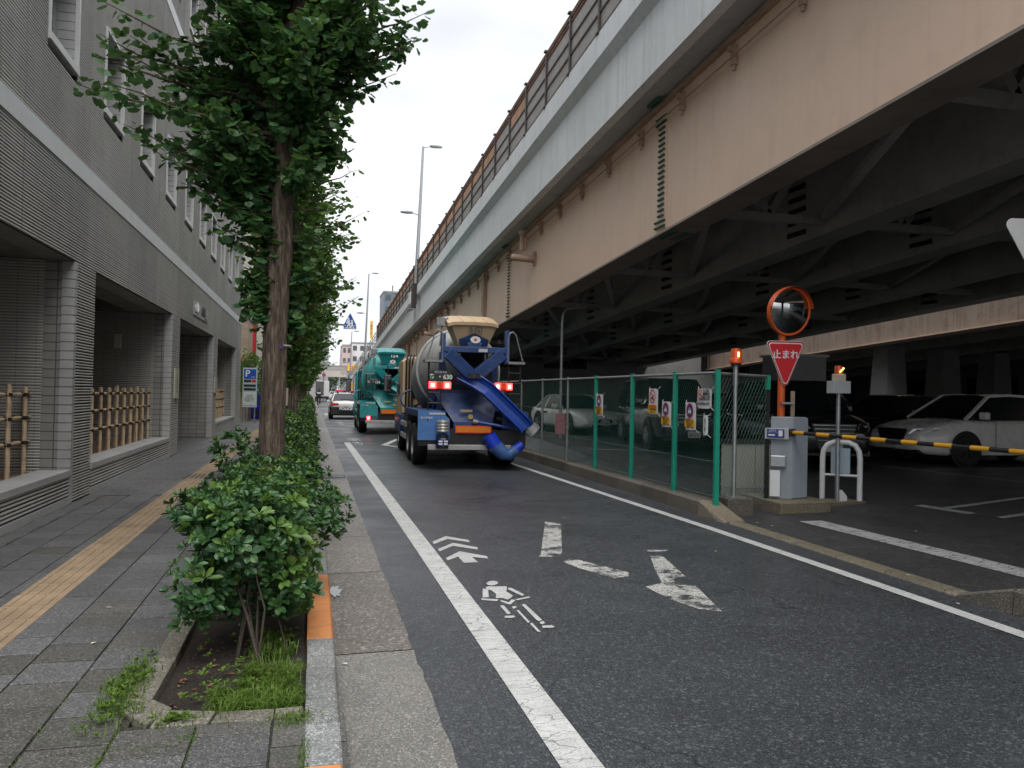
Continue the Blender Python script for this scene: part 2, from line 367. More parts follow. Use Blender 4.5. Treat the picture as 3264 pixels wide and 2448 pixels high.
# ================================================================== THE SETTING
def sheet(name, x0, x1, y0, y1, z, m, parent=None, **kw):
    return MB().add([(x0,y0,z),(x1,y0,z),(x1,y1,z),(x0,y1,z)], [(0,1,2,3)]).build(name, m, parent, **kw)
def sstep(t): t = max(0., min(1., t)); return t*t*(3-2*t)
def lotz(x, y): return .006 + .32*sstep(max((x-7.2)/5.0, (y-12.5)/11.0 if x > 6 else 0))

sheet('ground', -900, 900, -300, 1500, -.03, mat('ground_grey', (.13, .13, .125), .9, 0, .2, .2), kind='structure')
ROAD = sheet('road', .62, 5.22, -6, 190, 0, ASP, kind='structure')
def poly_mark(name, polys, m, parent=ROAD, z=.004, dx=0, dy=0, label=None):
    mb = MB()
    for c in polys: mb.add([(x+dx, y+dy, z) for x, y in c], [tuple(range(len(c)))])
    o = mb.build(name, m, parent)
    if label: o['label'] = label
    return o
CHEV = [[(1.28,8.52),(1.48,8.85),(1.69,8.57),(1.67,8.44),(1.47,8.67),(1.28,8.39)],[(1.28,8.12),(1.49,8.44),(1.7,8.16),(1.68,8.04),(1.46,8.27),(1.28,8.0)],[(1.29,7.67),(1.48,7.98),(1.7,7.7),(1.69,7.59),(1.55,7.69),(1.56,7.44),(1.42,7.43),(1.42,7.72),(1.29,7.56)]]
BIKE = [[(1.39,6.42),(1.43,6.4),(1.38,6.14),(1.33,6.14)],[(1.31,6.12),(1.44,6.07),(1.42,6.02),(1.31,6.07)],[(1.42,6.46),(1.45,6.49),(1.6,6.47),(1.59,6.4),(1.56,6.31),(1.58,6.16),(1.55,6.1),(1.51,6.05),(1.48,6.1),(1.43,6.11),(1.46,6.24),(1.45,6.35),(1.42,6.4)],[(1.61,6.42),(1.63,6.41),(1.68,6.18),(1.65,6.14),(1.59,6.37)],[(1.57,6.05),(1.7,6.12),(1.7,6.08),(1.58,6.02)],[(1.44,6.02),(1.46,6.04),(1.5,5.97),(1.54,6.05),(1.57,6.03),(1.5,5.91),(1.48,5.92)],[(1.41,5.89),(1.44,5.89),(1.44,5.66),(1.41,5.65)],[(1.38,5.61),(1.45,5.61),(1.45,5.57),(1.42,5.55),(1.37,5.56)],[(1.58,5.89),(1.61,5.9),(1.62,5.47),(1.59,5.44),(1.58,5.47)],[(1.5,5.74),(1.52,5.74),(1.52,5.43),(1.5,5.41)],[(1.51,5.39),(1.53,5.41),(1.53,5.19),(1.51,5.2)],[(1.59,5.42),(1.62,5.44),(1.62,5.39),(1.59,5.36),(1.58,5.38)],[(1.58,5.33),(1.65,5.33),(1.66,5.29),(1.64,5.27),(1.57,5.28)],[(1.49,5.84),(1.52,5.86),(1.53,5.83),(1.5,5.79),(1.49,5.79)],
        [(1.51+.05*math.cos(a*.5236)+.02*math.sin(a*.5236), 6.6+.08*math.sin(a*.5236)) for a in range(12)]]
ARROW = [[(2.89,9.71),(3.03,9.49),(2.47,7.68),(2.24,7.66)],[(2.22,7.655),(2.49,7.655),(2.43,7.56),(2.21,7.59)],[(2.43,7.54),(2.55,7.4),(2.83,6.81),(2.77,6.66),(2.61,6.6),(2.43,7.06),(2.37,7.34)],[(3.42,7.78),(3.66,7.75),(3.59,7.68),(3.4,7.69)],[(3.36,7.55),(3.46,7.45),(3.22,6.3),(3.02,5.45),(2.88,5.55),(2.79,5.84),(2.76,6.27),(2.96,6.38),(3.12,6.88)]]
for i, dy in enumerate((0, 18.9, 33.2)):
    poly_mark('chevron_marking', CHEV, PAINTN, dx=-.13*(i > 0), dy=dy); poly_mark('cyclist_marking', BIKE, PAINTN, dx=-.13*(i > 0), dy=dy)
poly_mark('worn_arrow_marking', ARROW, PAINTW, label='worn white lane arrow in the middle of the road')
def strip(pts, w):
    a = [(x-w/2, y) for x, y in pts]; b = [(x+w/2, y) for x, y in pts]
    return [[a[i], b[i], b[i+1], a[i+1]] for i in range(len(pts)-1)]
poly_mark('edge_line', strip([(1.15, -3), (1.165, 3.2), (1.15, 8), (1.07, 25.3)], .185), PAINT, label='cracked white line along the cycle strip')
poly_mark('edge_line', strip([(4.83, -2), (4.84, 6), (4.79, 9), (4.62, 14), (4.5, 18), (4.42, 45)], .135), PAINTR, label='white line along the right kerb')
poly_mark('diamond_marking', [[(2.02,24.2),(2.22,24.2),(2.75,26.6),(2.75,27.2)],[(2.02,24.2),(2.75,22.3),(2.75,22.9),(2.22,24.2)],[(2.75,27.2),(2.75,26.6),(3.3,24.2),(3.5,24.2)],[(2.75,22.3),(3.5,24.2),(3.3,24.2),(2.75,22.9)]], PAINTN)
poly_mark('stop_line', [[(1.0,43.7),(4.4,43.7),(4.4,44.15),(1.0,44.15)]], PAINTN)
for i in range(5): poly_mark('crossing_bar', [[(.8+i*.9,53.2),(1.25+i*.9,53.2),(1.25+i*.9,57.2),(.8+i*.9,57.2)]], PAINTN)
for i in range(2): poly_mark('stop_line', [[(.7,72.+i*20),(4.6,72.+i*20),(4.6,72.6+i*20),(.7,72.6+i*20)]], PAINTN)

# --- gutter slabs along the left kerb
GUT = sheet('gutter', .16, .66, -6, 190, -.012, KERBM, kind='structure')
gy = [-3, 1.6, 4.95, 7.15, 8.9, 10.6, 12.6, 14.6, 16.6, 18.6, 20.6, 22.6, 25, 28, 31, 35, 40, 46, 54, 65, 80, 110, 190]
for i in range(len(gy)-1):
    a, b = gy[i]+.008, gy[i+1]-.008; n = max(4, min(26, int((b-a)/.09)))
    mb = MB(); xs = [.640+rnd.uniform(-.009, .009) for _ in range(n+1)]
    for j in range(n):
        y0, y1 = a+(b-a)*j/n, a+(b-a)*(j+1)/n
        mb.add([(.168,y0,.004),(xs[j],y0,.012),(xs[j+1],y1,.012),(.168,y1,.004),(xs[j],y0,-.012),(xs[j+1],y1,-.012)], [(0,1,2,3),(1,4,5,2)])
    mb.build('gutter_slab', GUTC if b < 5 or i in (9, 14) else GUTA, GUT)
pud = mat('puddle_water', (.02, .02, .02), .03, 0, 0, 1, spec=.6)
MB().add([(.172+max(0, r*(math.cos(t)*.5+.45))*.09, 6.5+r*math.sin(t)*.17, .0105) for t, r in [(k*math.pi/10, 1+.25*math.sin(k*2.3)) for k in range(20)]], [tuple(range(20))]).build('puddle', pud, GUT)
g = MB(); g.box(.2,.62,14.9,15.5,.004,.016,0)
for k in range(9): g.box(.22,.60,14.94+k*.062,14.97+k*.062,.016,.021,1)
g.build('drain_grate', [BLACK, GALVD], GUT)

# --- sidewalk, slabs, tactile strip
SW = empty('sidewalk', kind='structure')
mb = MB()
for (x0, x1, y0, y1) in ((-2.96, -.76, -4, 12.02), (-.76, 0, -4, 3.86)):
    mb.add([(x0,y0,.088),(x1,y0,.088),(x1,y1,.088),(x0,y1,.088)], [(0,1,2,3)])
mb.build('joint_bed', JOINT, SW)
sheet('far_paving', -2.96, -.76, 12.02, 190, .098, SLABF, SW); sheet('far_paving', -.76, 0, 62, 190, .0985, SLABF, SW)
sheet('edge_paving', -2.96, -2.745, -4, 12.02, .0985, SLABF, SW)
sheet('forecourt_paving', -9, -2.96, 35.3, 190, .096, SLABF, SW)
def slab_mesh(w, l, h=.02, b=.0015):
    mb = MB(); x, y = w/2, l/2
    mb.add([(-x,-y,0),(x,-y,0),(x,y,0),(-x,y,0),(-x,-y,h-b),(x,-y,h-b),(x,y,h-b),(-x,y,h-b),(-x+b,-y+b,h),(x-b,-y+b,h),(x-b,y-b,h),(-x+b,y-b,h)],
           [(0,1,5,4),(1,2,6,5),(2,3,7,6),(3,0,4,7),(4,5,9,8),(5,6,10,9),(6,7,11,10),(7,4,8,11),(8,9,10,11)])
    return mb
P = .325; meS = slab_mesh(P-.010, P-.014).mesh('paving_slab', SLAB); meM = slab_mesh(P-.012, P-.016).mesh('paving_slab', SLABM)
cols = [-.14-P*k for k in range(0, 9)]
for k, xr in enumerate(cols):
    xc = xr+P/2 if k == 0 else xr+P/2
    for j in range(-1, 28):
        y = 3.02+j*P+(P/2 if k % 2 else 0)
        if xc > -.78 and y+P/2 > 3.80:
            if y-P/2 < 3.74: slab_mesh(P-.012, 3.79-(y-P/2)).build('paving_slab', SLABM, SW, loc=(xc, (3.79+y-P/2)/2+.004, .08))
            continue
        if -2.0 < xc < -1.66 and False: continue
        o = link('paving_slab', meM if rnd.random() < (.45 if xc > -1.3 and y < 6 else .12) else meS, SW, (xc, y, .08+rnd.uniform(-.0022, .0018)), (rnd.uniform(-.003, .003), rnd.uniform(-.004, .004), rnd.uniform(-.004, .004)))
# tactile tiles, yellow, with raised bars
TACT = mat('tactile_ochre', (.35, .255, .165), .7, 0, .2, 2.5, .35, 90, dirt=.4, dcol=(.19, .15, .10))
tm = slab_mesh(.322, .318, .026, .003)
for k in range(4): tm.box(-.125+k*.075-.014, -.125+k*.075+.014+.0, -.145, .145, .026, .031)
meT = tm.mesh('tactile_tile', TACT)
for j in range(90):
    y = 2.6+j*.325
    link('tactile_tile', meT, SW, (-1.835, y, .0775+rnd.uniform(-.001, .001)), (0, 0, rnd.uniform(-.004, .004)))
mh = MB(); mh.box(-2.05,-1.35,14.1,14.75,.1,.106); mh.build('manhole_cover', mat('manhole_grey', (.09,.088,.085), .7, 0, .2, 9, .4, 70), SW)
sheet('drain_strip', -2.7, -2.62, 19.6, 25.6, .1025, ALU, SW)

# --- left kerb stones
KORG = mat('kerb_orange_paint', (.68, .27, .09), .6, 0, .14, 3, .4, 25, dirt=.35, dcol=(.2, .1, .05))
def kerb_mesh(l):
    p = [(0,-.05),(.165,-.05),(.160,.075),(.150,.098),(.142,.103),(0,.103)]
    return MB().prism(p, -l/2, l/2, 'xz')
kj = [-2, -.6, .7, 2.0, 3.29, 3.71, 4.46, 4.98, 5.72, 6.71]+[6.71+.62*k for k in range(1, 76)]
for i in range(len(kj)-1):
    a, b = kj[i], kj[i+1]; m = KORG if (2 <= a < 3.2 or 4.9 < a < 6.6 or i in (25, 26, 44, 45)) else (KERBM if (a > 4.4 and rnd.random() < .6) else KERB)
    kerb_mesh(b-a-.010).build('kerb_stone', m, SW, loc=(.002+rnd.uniform(-.003, .003), (a+b)/2, rnd.uniform(-.004, .003)), bev=.005)
MB().box(.002,.165,53.4,190,-.05,.1).build('kerb_run', KERB, SW)
# --- planting bed with its edging stones
BED = sheet('planting_bed', -.70, 0.0, 3.95, 62, .055, SOIL, kind='structure')
EDG = make_slab('edging_stone_tan', (.20, .185, .155), None, .35, .8, .15)
for (poly, z) in (([(-.66,3.80),(-.42,3.80),(-.40,3.93),(-.64,3.99)], .108), ([(-.41,3.82),(-.14,3.80),(-.14,3.93),(-.39,3.94)], .1), ([(-.135,3.82),(-.01,3.81),(-.01,3.94),(-.135,3.93)], .1), ([(-.83,4.02),(-.68,3.82),(-.60,4.0),(-.70,4.12)], .112), ([(-.84,4.05),(-.71,4.14),(-.70,4.72),(-.82,4.72)], .106)):
    MB().prism(poly, .03, z, 'xy').build('edging_stone', EDG, BED, bev=.006)
for k in range(62):
    y0 = 4.74+k*.62; MB().box(-.815+rnd.uniform(-.006,.006), -.70, y0, y0+.605, .03, .104+rnd.uniform(-.003, .003)).build('edging_stone', EDG, BED, bev=.006)

# --- right kerb
KR = empty('right_kerb', kind='structure')
def rkerb(y0, y1, h0, h1, x0=5.17, w=.30, x1=None):
    x1 = x0 if x1 is None else x1; mb = MB(); vs = []
    for (y, h, x) in ((y0, h0, x0), (y1, h1, x1)): vs += [(x,y,-.05),(x+.02,y,h-.02),(x+.045,y,h),(x+w,y,h),(x+w,y,-.05)]
    mb.add(vs, [(0,1,6,5),(1,2,7,6),(2,3,8,7),(3,4,9,8),(0,4,3,2,1),(5,6,7,8,9)])
    return mb
KERBY = make_slab('kerb_worn_ochre', (.19, .165, .118), None, .3, .8, .2)
rkerb(9.32, 10.05, .02, .2).build('kerb_ramp', KERBY, KR)
ky = 10.06
while ky < 46:
    rkerb(ky, ky+.985, .2+rnd.uniform(-.004, .004), .2+rnd.uniform(-.004, .004), 5.17+rnd.uniform(-.006, .006)).build('kerb_stone', KERBR, KR); ky += 1.0
ky = 9.30
while ky > 5.6:
    rkerb(ky-.72, ky-.012, .022, .022, 5.2, .2).build('flush_kerb_stone', KERBY, KR); ky -= .72
rkerb(5.0, 5.55, .2, .03, 5.2, .3).build('kerb_ramp', KERBR, KR)
for k in range(5): rkerb(4.0-k, 4.985-k, .2, .2, 5.2).build('kerb_stone', KERBR, KR)
MB().box(5.17, 5.47, 46.1, 150, -.05, .2).build('kerb_run', KERBR, KR)

# --- parking lot floor
mb = MB(); xs = [5.40+.0]+[5.9+.5*k for k in range(16)]+[14, 18, 24, 32, 46, 70]; ys = [-14, -4, 2, 6, 8, 10, 11, 12]+[13+k for k in range(14)]+[30, 36, 44, 60, 100]
for i in range(len(xs)-1):
    for j in range(len(ys)-1):
        q = [(xs[i],ys[j]),(xs[i+1],ys[j]),(xs[i+1],ys[j+1]),(xs[i],ys[j+1])]
        mb.add([(x, y, lotz(x, y)) for x, y in q], [(0,1,2,3)])
LOT = mb.build('parking_lot_floor', ASPL, kind='structure', smooth=True)
def lot_mark(name, pts, w, m, parent=LOT):
    mb = MB()
    for i in range(len(pts)-1):
        (x0, y0), (x1, y1) = pts[i], pts[i+1]; n = max(1, int(math.hypot(x1-x0, y1-y0)/.5)); dx, dy = x1-x0, y1-y0; l = math.hypot(dx, dy); nx, ny = -dy/l*w/2, dx/l*w/2
        for k in range(n):
            q = []
            for t, s in ((k/n, -1), ((k+1)/n, -1), ((k+1)/n, 1), (k/n, 1)):
                x, y = x0+dx*t+nx*s, y0+dy*t+ny*s; q.append((x, y, lotz(x, y)+.006))
            mb.add(q, [(0,1,2,3)])
    return mb.build(name, m, parent)
lot_mark('stop_line', [(6.42, 9.3), (6.62, 5.4)], .36, PAINTS)
lot_mark('bay_line', [(8.75, 9.65), (12.8, 9.75)], .13, PAINTD); lot_mark('bay_line', [(8.75, 10.05), (8.85, 9.15)], .15, PAINTD)
lot_mark('bay_line', [(8.9, 8.75), (12.5, 8.85)], .13, PAINTD)
lot_mark('bay_line', [(11.0, 17.2), (11.6, 10.6)], .1, PAINTD); lot_mark('bay_line', [(11.3, 13.0), (17, 13.1)], .1, PAINTD)
lot_mark('bay_line', [(11.2, 16.2), (17, 16.2)], .1, PAINTD); lot_mark('bay_line', [(6.9, 19.5), (11, 18.6)], .1, PAINTD); lot_mark('bay_line', [(6.6, 24.2), (8.8, 23.6)], .12, PAINTD)
# ================================================================== LEFT SIDE: ribbed tile building
XF = -2.95
TILE = mat('facade_tile', (.53, .52, .495), .55, 0, .12, .8, .15, 80, dirt=.25, dcol=(.2, .195, .18), streak=.18, objvar=.12)
TILEL = mat('corner_tile', (.43, .435, .43), .45, 0, .12, 2.5, dirt=.15, dcol=(.2, .2, .19))
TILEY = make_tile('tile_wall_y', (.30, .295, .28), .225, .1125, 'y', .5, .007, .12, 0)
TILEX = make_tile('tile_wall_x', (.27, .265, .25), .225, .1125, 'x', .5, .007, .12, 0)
STONE = mat('band_stone', (.62, .645, .655), .6, 0, .05, 1.5, .1, 90, dirt=.12, dcol=(.3, .3, .3))
WFRM = mat('window_surround', (.56, .57, .57), .5, 0, .05, 2, dirt=.1)
GROOVE = mat('joint_and_groove_shade', (.04, .039, .037), .9, 0, .2, 3); TILES2 = [TILE, GROOVE]  # dark joints; rib groove bottoms also darkened to imitate shade
BLD = empty('tiled_building', (XF, 20, 0), label='grey ribbed tile building with arcade bays along the sidewalk', cat='building')
BLD.location = (0, 0, 0)
CO = .1125
def ribs(mb, y0, y1, z0, z1, xf=XF, d=.026, holes=()):
    """horizontal ribs in courses on a wall facing +x; holes are (y0, y1, z0, z1)"""
    n = max(1, round((z1-z0)/CO)); c = (z1-z0)/n; rp = (c-.004)/3
    for i in range(n):
        zb = z0+i*c
        segs = [(y0, y1)]
        for (h0, h1, k0, k1) in holes:
            if zb+c > k0+.01 and zb < k1-.01:
                segs = [s for a, b in segs for s in ((a, min(b, h0)), (max(a, h1), b)) if s[1]-s[0] > .004]
        for (a, b) in segs:
            prof = [(xf-d*1.3, zb)]
            for k in range(3):
                zz = zb+.004+k*rp
                prof += [(xf-d, zz), (xf-d, zz+rp*.38), (xf-.002, zz+rp*.42), (xf, zz+rp*.68), (xf-.003, zz+rp*.94), (xf-d, zz+rp*.985)]
            prof += [(xf-d*1.3, zb+c)]
            m = len(prof); vs = [(x, a, z) for x, z in prof]+[(x, b, z) for x, z in prof]
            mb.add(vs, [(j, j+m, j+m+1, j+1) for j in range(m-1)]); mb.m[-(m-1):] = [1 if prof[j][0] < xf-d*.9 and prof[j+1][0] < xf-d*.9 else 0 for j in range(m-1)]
    return mb
edges = [4.31+2.45*k for k in range(13)]+[35.3]
for i in range(len(edges)-1):
    a, b = edges[i]+.006, edges[i+1]-.006
    w0 = edges[i]+.64; hole = [(w0, w0+1.16, 5.45, 6.70)] if b-a > 2 else []
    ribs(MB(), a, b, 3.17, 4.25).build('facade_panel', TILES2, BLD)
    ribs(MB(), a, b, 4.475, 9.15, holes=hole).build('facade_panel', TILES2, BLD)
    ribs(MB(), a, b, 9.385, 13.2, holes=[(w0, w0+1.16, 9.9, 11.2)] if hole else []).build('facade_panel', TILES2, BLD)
    for z0, z1 in ((4.252, 4.473), (9.152, 9.383)):
        for h in range(2):
            m0 = a-.004+(b-a+.008)*h/2; m1 = a-.004+(b-a+.008)*(h+1)/2
            MB().box(XF-.2, XF+.012, m0+.003, m1-.003, z0, z1).build('band_stone', STONE, BLD)
    if not hole: continue
    for zo in (5.47, 9.92):
        W = empty('window'); W.parent = BLD
        y0, y1, z0, z1 = w0+.01, w0+1.15, zo, zo+1.22
        fr = MB()
        fr.box(XF-.30, XF+.025, y0, y1, z0, z0+.09); fr.box(XF-.30, XF+.025, y0, y1, z1-.05, z1)
        fr.box(XF-.30, XF+.02, y0, y0+.04, z0+.09, z1-.05); fr.box(XF-.03, XF+.02, y1-.045, y1, z0+.09, z1-.05)
        fr.build('surround', WFRM, W)
        rv = MB(); k = 0
        while z0+.095+k*CO < z1-.075: rv.box(XF-.30, XF-.032, y1-.055, y1-.004, z0+.095+k*CO, min(z1-.072, z0+.095+k*CO+CO-.008)); k += 1
        rv.build('reveal_tiles', TILEL, W)
        sf = MB(); sf.box(XF-.27, XF-.22, y0+.06, y0+.10, z0+.09, z1-.07); sf.box(XF-.27, XF-.22, y1-.095, y1-.055, z0+.09, z1-.07)
        sf.box(XF-.27, XF-.22, y0+.10, y1-.095, z0+.09, z0+.13); sf.box(XF-.27, XF-.22, y0+.10, y1-.095, z1-.11, z1-.07); sf.box(XF-.265, XF-.225, (y0+y1)/2-.02, (y0+y1)/2+.02, z0+.13, z1-.11)
        sf.build('sash', ALU, W)
        MB().box(XF-.252, XF-.243, y0+.10, y1-.095, z0+.13, z1-.11).build('pane', GLASSW, W)
core = MB(); core.box(-9.5, -3.28, 3.9, 35.27, 3.46, 13.25); core.box(-3.28, XF-.03, 3.9, 35.27, 13.0, 13.25); core.box(-3.27, XF-.036, 35.0, 35.29, 3.2, 13.0)
core.box(-3.30, XF-.036, 3.9, 35.27, 3.172, 3.20); core.build('main_block', TILEX, BLD)
pillars = [(3.9, 4.85), (11.15, 12.12), (18.36, 19.42), (25.72, 26.82), (33.05, 35.27)]
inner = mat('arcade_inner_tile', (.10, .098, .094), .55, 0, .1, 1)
for i, (a, b) in enumerate(pillars):
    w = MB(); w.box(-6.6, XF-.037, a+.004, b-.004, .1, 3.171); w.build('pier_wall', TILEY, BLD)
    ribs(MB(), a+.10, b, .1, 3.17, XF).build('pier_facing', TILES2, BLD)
    ct = MB(); nz = 27
    for k in range(nz):
        z = .1+k*(3.07/nz); ct.box(XF-.15, XF+.002, a-.006, a+.10, z+.005, z+3.07/nz-.005)
    ct.build('corner_tiles', TILEL, BLD)
    if i in (0, 1, 2, 4):   # ribbed side face in the shade of the bay
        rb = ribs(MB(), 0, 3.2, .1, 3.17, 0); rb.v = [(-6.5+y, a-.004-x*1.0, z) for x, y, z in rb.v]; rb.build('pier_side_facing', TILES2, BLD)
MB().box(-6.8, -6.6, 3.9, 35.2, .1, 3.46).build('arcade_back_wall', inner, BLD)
sheet('arcade_floor', -6.6, XF, 3.9, 35.2, .095, SLABF, BLD)
bays = [(4.85, 11.15, True), (12.12, 18.36, True), (19.42, 25.72, False), (26.82, 33.05, True)]
TAN = mat('bamboo_tan', (.60, .45, .30), .5, 0, .28, 7, dirt=.2, dcol=(.25, .15, .08)); TIE = mat('tie_black', (.02, .015, .012), .8)
DIRT = mat('gravelly_soil', (.20, .14, .10), .95, 0, .25, 4, .5, 50)
fence_lab = ['bamboo lattice fence in the nearest arcade bay at the left edge', 'bamboo lattice fence in the second bay, seen whole', '', 'short-looking bamboo lattice fence in the farthest arcade bay']
for bi, (a, b, led) in enumerate(bays):
    if not led: continue
    MB().box(XF-.55, XF-.037, a, b, .1, .452).build('ledge_core', CONCD, BLD)
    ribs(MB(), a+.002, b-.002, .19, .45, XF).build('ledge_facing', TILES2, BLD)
    MB().box(XF-.036, XF+.006, a, b, .1, .188).build('ledge_plinth', TILEL, BLD)
    n = int((b-a)/.30)
    for k in range(n):
        y0 = a+(b-a)*k/n; MB().box(XF-.36, XF+.012, y0+.002, y0+(b-a)/n-.002, .454, .53).build('cap_tile', TILEL, BLD)
    MB().box(-6.6, XF-.362, a+.01, b-.01, .1, .495).build('bay_soil', DIRT, BLD)
    F = empty('bamboo_fence', (-3.42, a, .495), label=fence_lab[bi], cat='fence', group='bamboo fences in the arcade')
    L = b-a-.06; r = rnd
    for z in (.40, .70, .98):
        pts = [(0, .04+L*t/8, z+r.uniform(-.006, .006)) for t in range(9)]
        MB().tube(pts, [.024-.004*t/8 for t in range(9)], 8).build('rail', TAN, F, smooth=True)
    nP = int(L/.27)
    for k in range(nP+1):
        y = .06+(L-.06)*k/nP; x = .042 if k % 2 == 0 else -.042; R0 = r.uniform(.024, .031); h = 1.09+r.uniform(-.03, .03)
        pts, rs = [], []; lean = r.uniform(-.012, .012)
        for t in range(5):
            z0, z1 = h*t/5, h*(t+1)/5
            pts += [(x, y+lean*z0, z0+.004), (x, y+lean*z0, z0+.02), (x, y+lean*z1, z1-.016)]; rs += [R0*1.1, R0, R0*.97]
        pts.append((x, y+lean*h, h)); rs.append(R0*.97)
        MB().tube(pts, rs, 8).build('pole', TAN, F, smooth=True)
        t = MB()
        for z in (.40, .70, .98):
            t.tube([(0, y-.022, z+.022), (x*.8, y+.03, z-.012)], .012, 6); t.tube([(0, y+.022, z+.022), (x*.8, y-.03, z-.012)], .012, 6); t.tube([(x*1.3, y, z-.02), (x*1.3, y, z+.02)], R0+.005, 8)
        t.build('tie', TIE, F, kind='stuff')
# sign plate with letters over the entrance bay
S = empty('wall_sign', (XF+.012, 22.7, 3.62), label='silver lettered sign plate on the grey facade over the entrance bay', cat='sign')
MB().box(-.012, .01, -1.4, 1.4, -.18, .16).build('plate', mat('sign_silver', (.42, .43, .44), .45, .3, .06, 4), S)
LET = mat('letter_dark', (.09, .09, .095), .4, .4, .1); LETW = mat('letter_light', (.75, .76, .77), .35, .3, .05)
text('面山', .30, LETW, S, (.014, -.85, .02), EASTW, 'letters', ext=.012, bold=.004); text('医専館', .26, LET, S, (.014, .35, .02), EASTW, 'letters', ext=.012, bold=.004); text('SINCE', .09, LET, S, (.014, .9, -.13), EASTW, 'small_letters', ext=.006)
for nm, y0, y1, z0, z1, lb in (('name_plate', 18.72, 19.24, 1.36, 2.03, 'tall pale plate on the pier beside the entrance bay'), ('name_plate', 25.98, 26.66, 1.46, 1.94, 'tall pale plate on the pier past the entrance bay')):
    Pn = MB().box(XF+.002, XF+.03, y0, y1, z0, z1).build(nm, mat('plate_ivory', (.50, .47, .38), .45, 0, .08, 5), label=lb, cat='plate', group='name plates on the piers')
    text('会\n館\n案\n内', .12, GREYPR, Pn, (XF+.032, (y0+y1)/2, (z0+z1)/2), EASTW, 'letters', ext=.001)
wl = empty('wall_lamp', (-4.0, 18.33, 2.39), label='white box lamp on the dark wall inside the second bay', cat='lamp')
MB().box(-.07, .07, -.10, -.01, 0, .30).build('shade', mat('lamp_shade_white', (.55, .55, .54), .5), wl, bev=.01); MB().box(-.05, .05, -.01, .002, .05, .25).build('bracket', DARK, wl)

# --- parking price sign and blue machine past the building
ps = empty('parking_sign', (-2.66, 36.6, .1), label='tall blue and white parking sign board at the building corner', cat='sign')
MB().box(-.30, .30, -.06, .06, .70, 2.42).build('board', mat('board_pale', (.42, .50, .52), .5, 0, .04, 2), ps, bev=.01)
MB().box(-.25, .25, -.075, -.062, 1.95, 2.36).build('blue_panel', BLUEG, ps)
text('P', .40, WHITES, ps, (-.10, -.078, 2.16), FRONT, 'letter', bold=.006); text('入口', .085, WHITES, ps, (.12, -.078, 2.02), FRONT, 'letters')
for z in (1.80, 1.60, 1.44): MB().box(-.25, .25 if z < 1.7 else .05, -.074, -.062, z, z+.10).build('price_strip', BLKPR, ps)
MB().box(.08, .25, -.074, -.062, 1.80, 1.90).build('red_strip', REDS, ps)
MB().box(-.26, .26, -.070, -.062, .80, 1.36).build('notice_panel', mat('notice_pale', (.55, .60, .58), .5, 0, .03), ps)
text('ご利用案内\n駐車料金 30分\n最大料金 24時間\n管理番号 0120', .055, GREYPR, ps, (0, -.074, 1.10), FRONT, 'letters', spacing=1.5)
for x in (-.22, .22): MB().tube([(x, 0, 0), (x, 0, .7)], .03, 8).build('leg', GALV, ps)
vm = empty('vending_machine', (-2.55, 42.5, .1), label='blue drinks machine with white lettering behind the parking sign', cat='vending machine')
MB().box(-.5, .45, -.35, .35, .05, 1.80).build('cabinet', mat('vend_blue', (.012, .018, .42), .3, 0, .04), vm, bev=.02); MB().box(-.46, .4, -.3, .3, 0, .05).build('base', DARK, vm)
text('Asahi', .24, WHITES, vm, (-.06, -.355, 1.46), FRONT, 'letters'); text('アサヒ飲料', .11, WHITES, vm, (-.04, -.355, 1.27), FRONT, 'letters')
MB().box(-.4, .2, -.36, -.352, .25, .45).build('pickup_flap', BLKPR, vm)

# --- neighbouring buildings on the left
def small_block(name, x0, x1, y0, y1, z0, z1, m, label, wins=(), parts=()):
    b = empty(name, label=label, cat='building')
    MB().box(x0, x1, y0, y1, z0, z1).build('wall', m, b); MB().box(x0-.1, x1+.1, y0-.1, y1+.1, z1, z1+.25).build('roof', CONC, b)
    for (wy0, wy1, wz0, wz1) in wins:
        f = MB().box(x1-.02, x1+.04, wy0, wy1, wz0, wz1).build('window', WFRM, b); MB().box(x1+.041, x1+.046, wy0+.06, wy1-.06, wz0+.06, wz1-.06).build('pane', GLASSD, f)
    return b
PINKT = make_tile('beige_tile_x', (.50, .40, .30), .25, .09, 'x', .6, .007, .06); PINKY = make_tile('beige_tile_y', (.50, .40, .30), .25, .09, 'y', .6, .007, .06)
CREAMW = mat('cream_render', (.58, .56, .52), .7, 0, .06, .8, streak=.15)
pb = empty('beige_tile_building', label='beige tiled building with a red pipe past the grey building', cat='building')
MB().box(-9, -3.05, 40.2, 46, 3.05, 4.95).build('upper_wall', PINKY, pb); MB().box(-9, -3.3, 40.5, 46, 0, 3.05).build('lower_wall', PINKY, pb); MB().box(-9.1, -3.0, 40.15, 46.1, 4.95, 5.1).build('roof', CONC, pb); MB().box(-9, -4.2, 41.5, 46, 5.1, 15).build('upper_storeys', CREAMW, pb)
RP = mat('red_pipe', (.55, .02, .035), .4, 0, .06)
MB().tube([(-2.75, 39.9, 12), (-2.75, 39.9, 2.75)], .085, 10).build('downpipe', RP, pb, smooth=True); MB().tube([(-3.6, 39.95, 2.95), (-2.75, 39.9, 2.95)], .075, 10).build('branch_pipe', RP, pb, smooth=True)
for z in (6, 9, 12): w = MB().box(-4.21, -4.15, 42, 44.5, z, z+1.3).build('window', WFRM, pb); MB().box(-4.15, -4.145, 42.08, 44.42, z+.08, z+1.22).build('pane', GLASSD, w)
CREAM = mat('cream_wall', (.58, .56, .50), .7, 0, .06, .8, dirt=.15, streak=.15)
small_block('cream_building', -10, -2.75, 47, 60, 0, 15, CREAM, 'cream walled building with grid windows past the beige one', [(48+2.9*i, 49.4+2.9*i, 2.2+3*j, 3.9+3*j) for i in range(4) for j in range(4)])
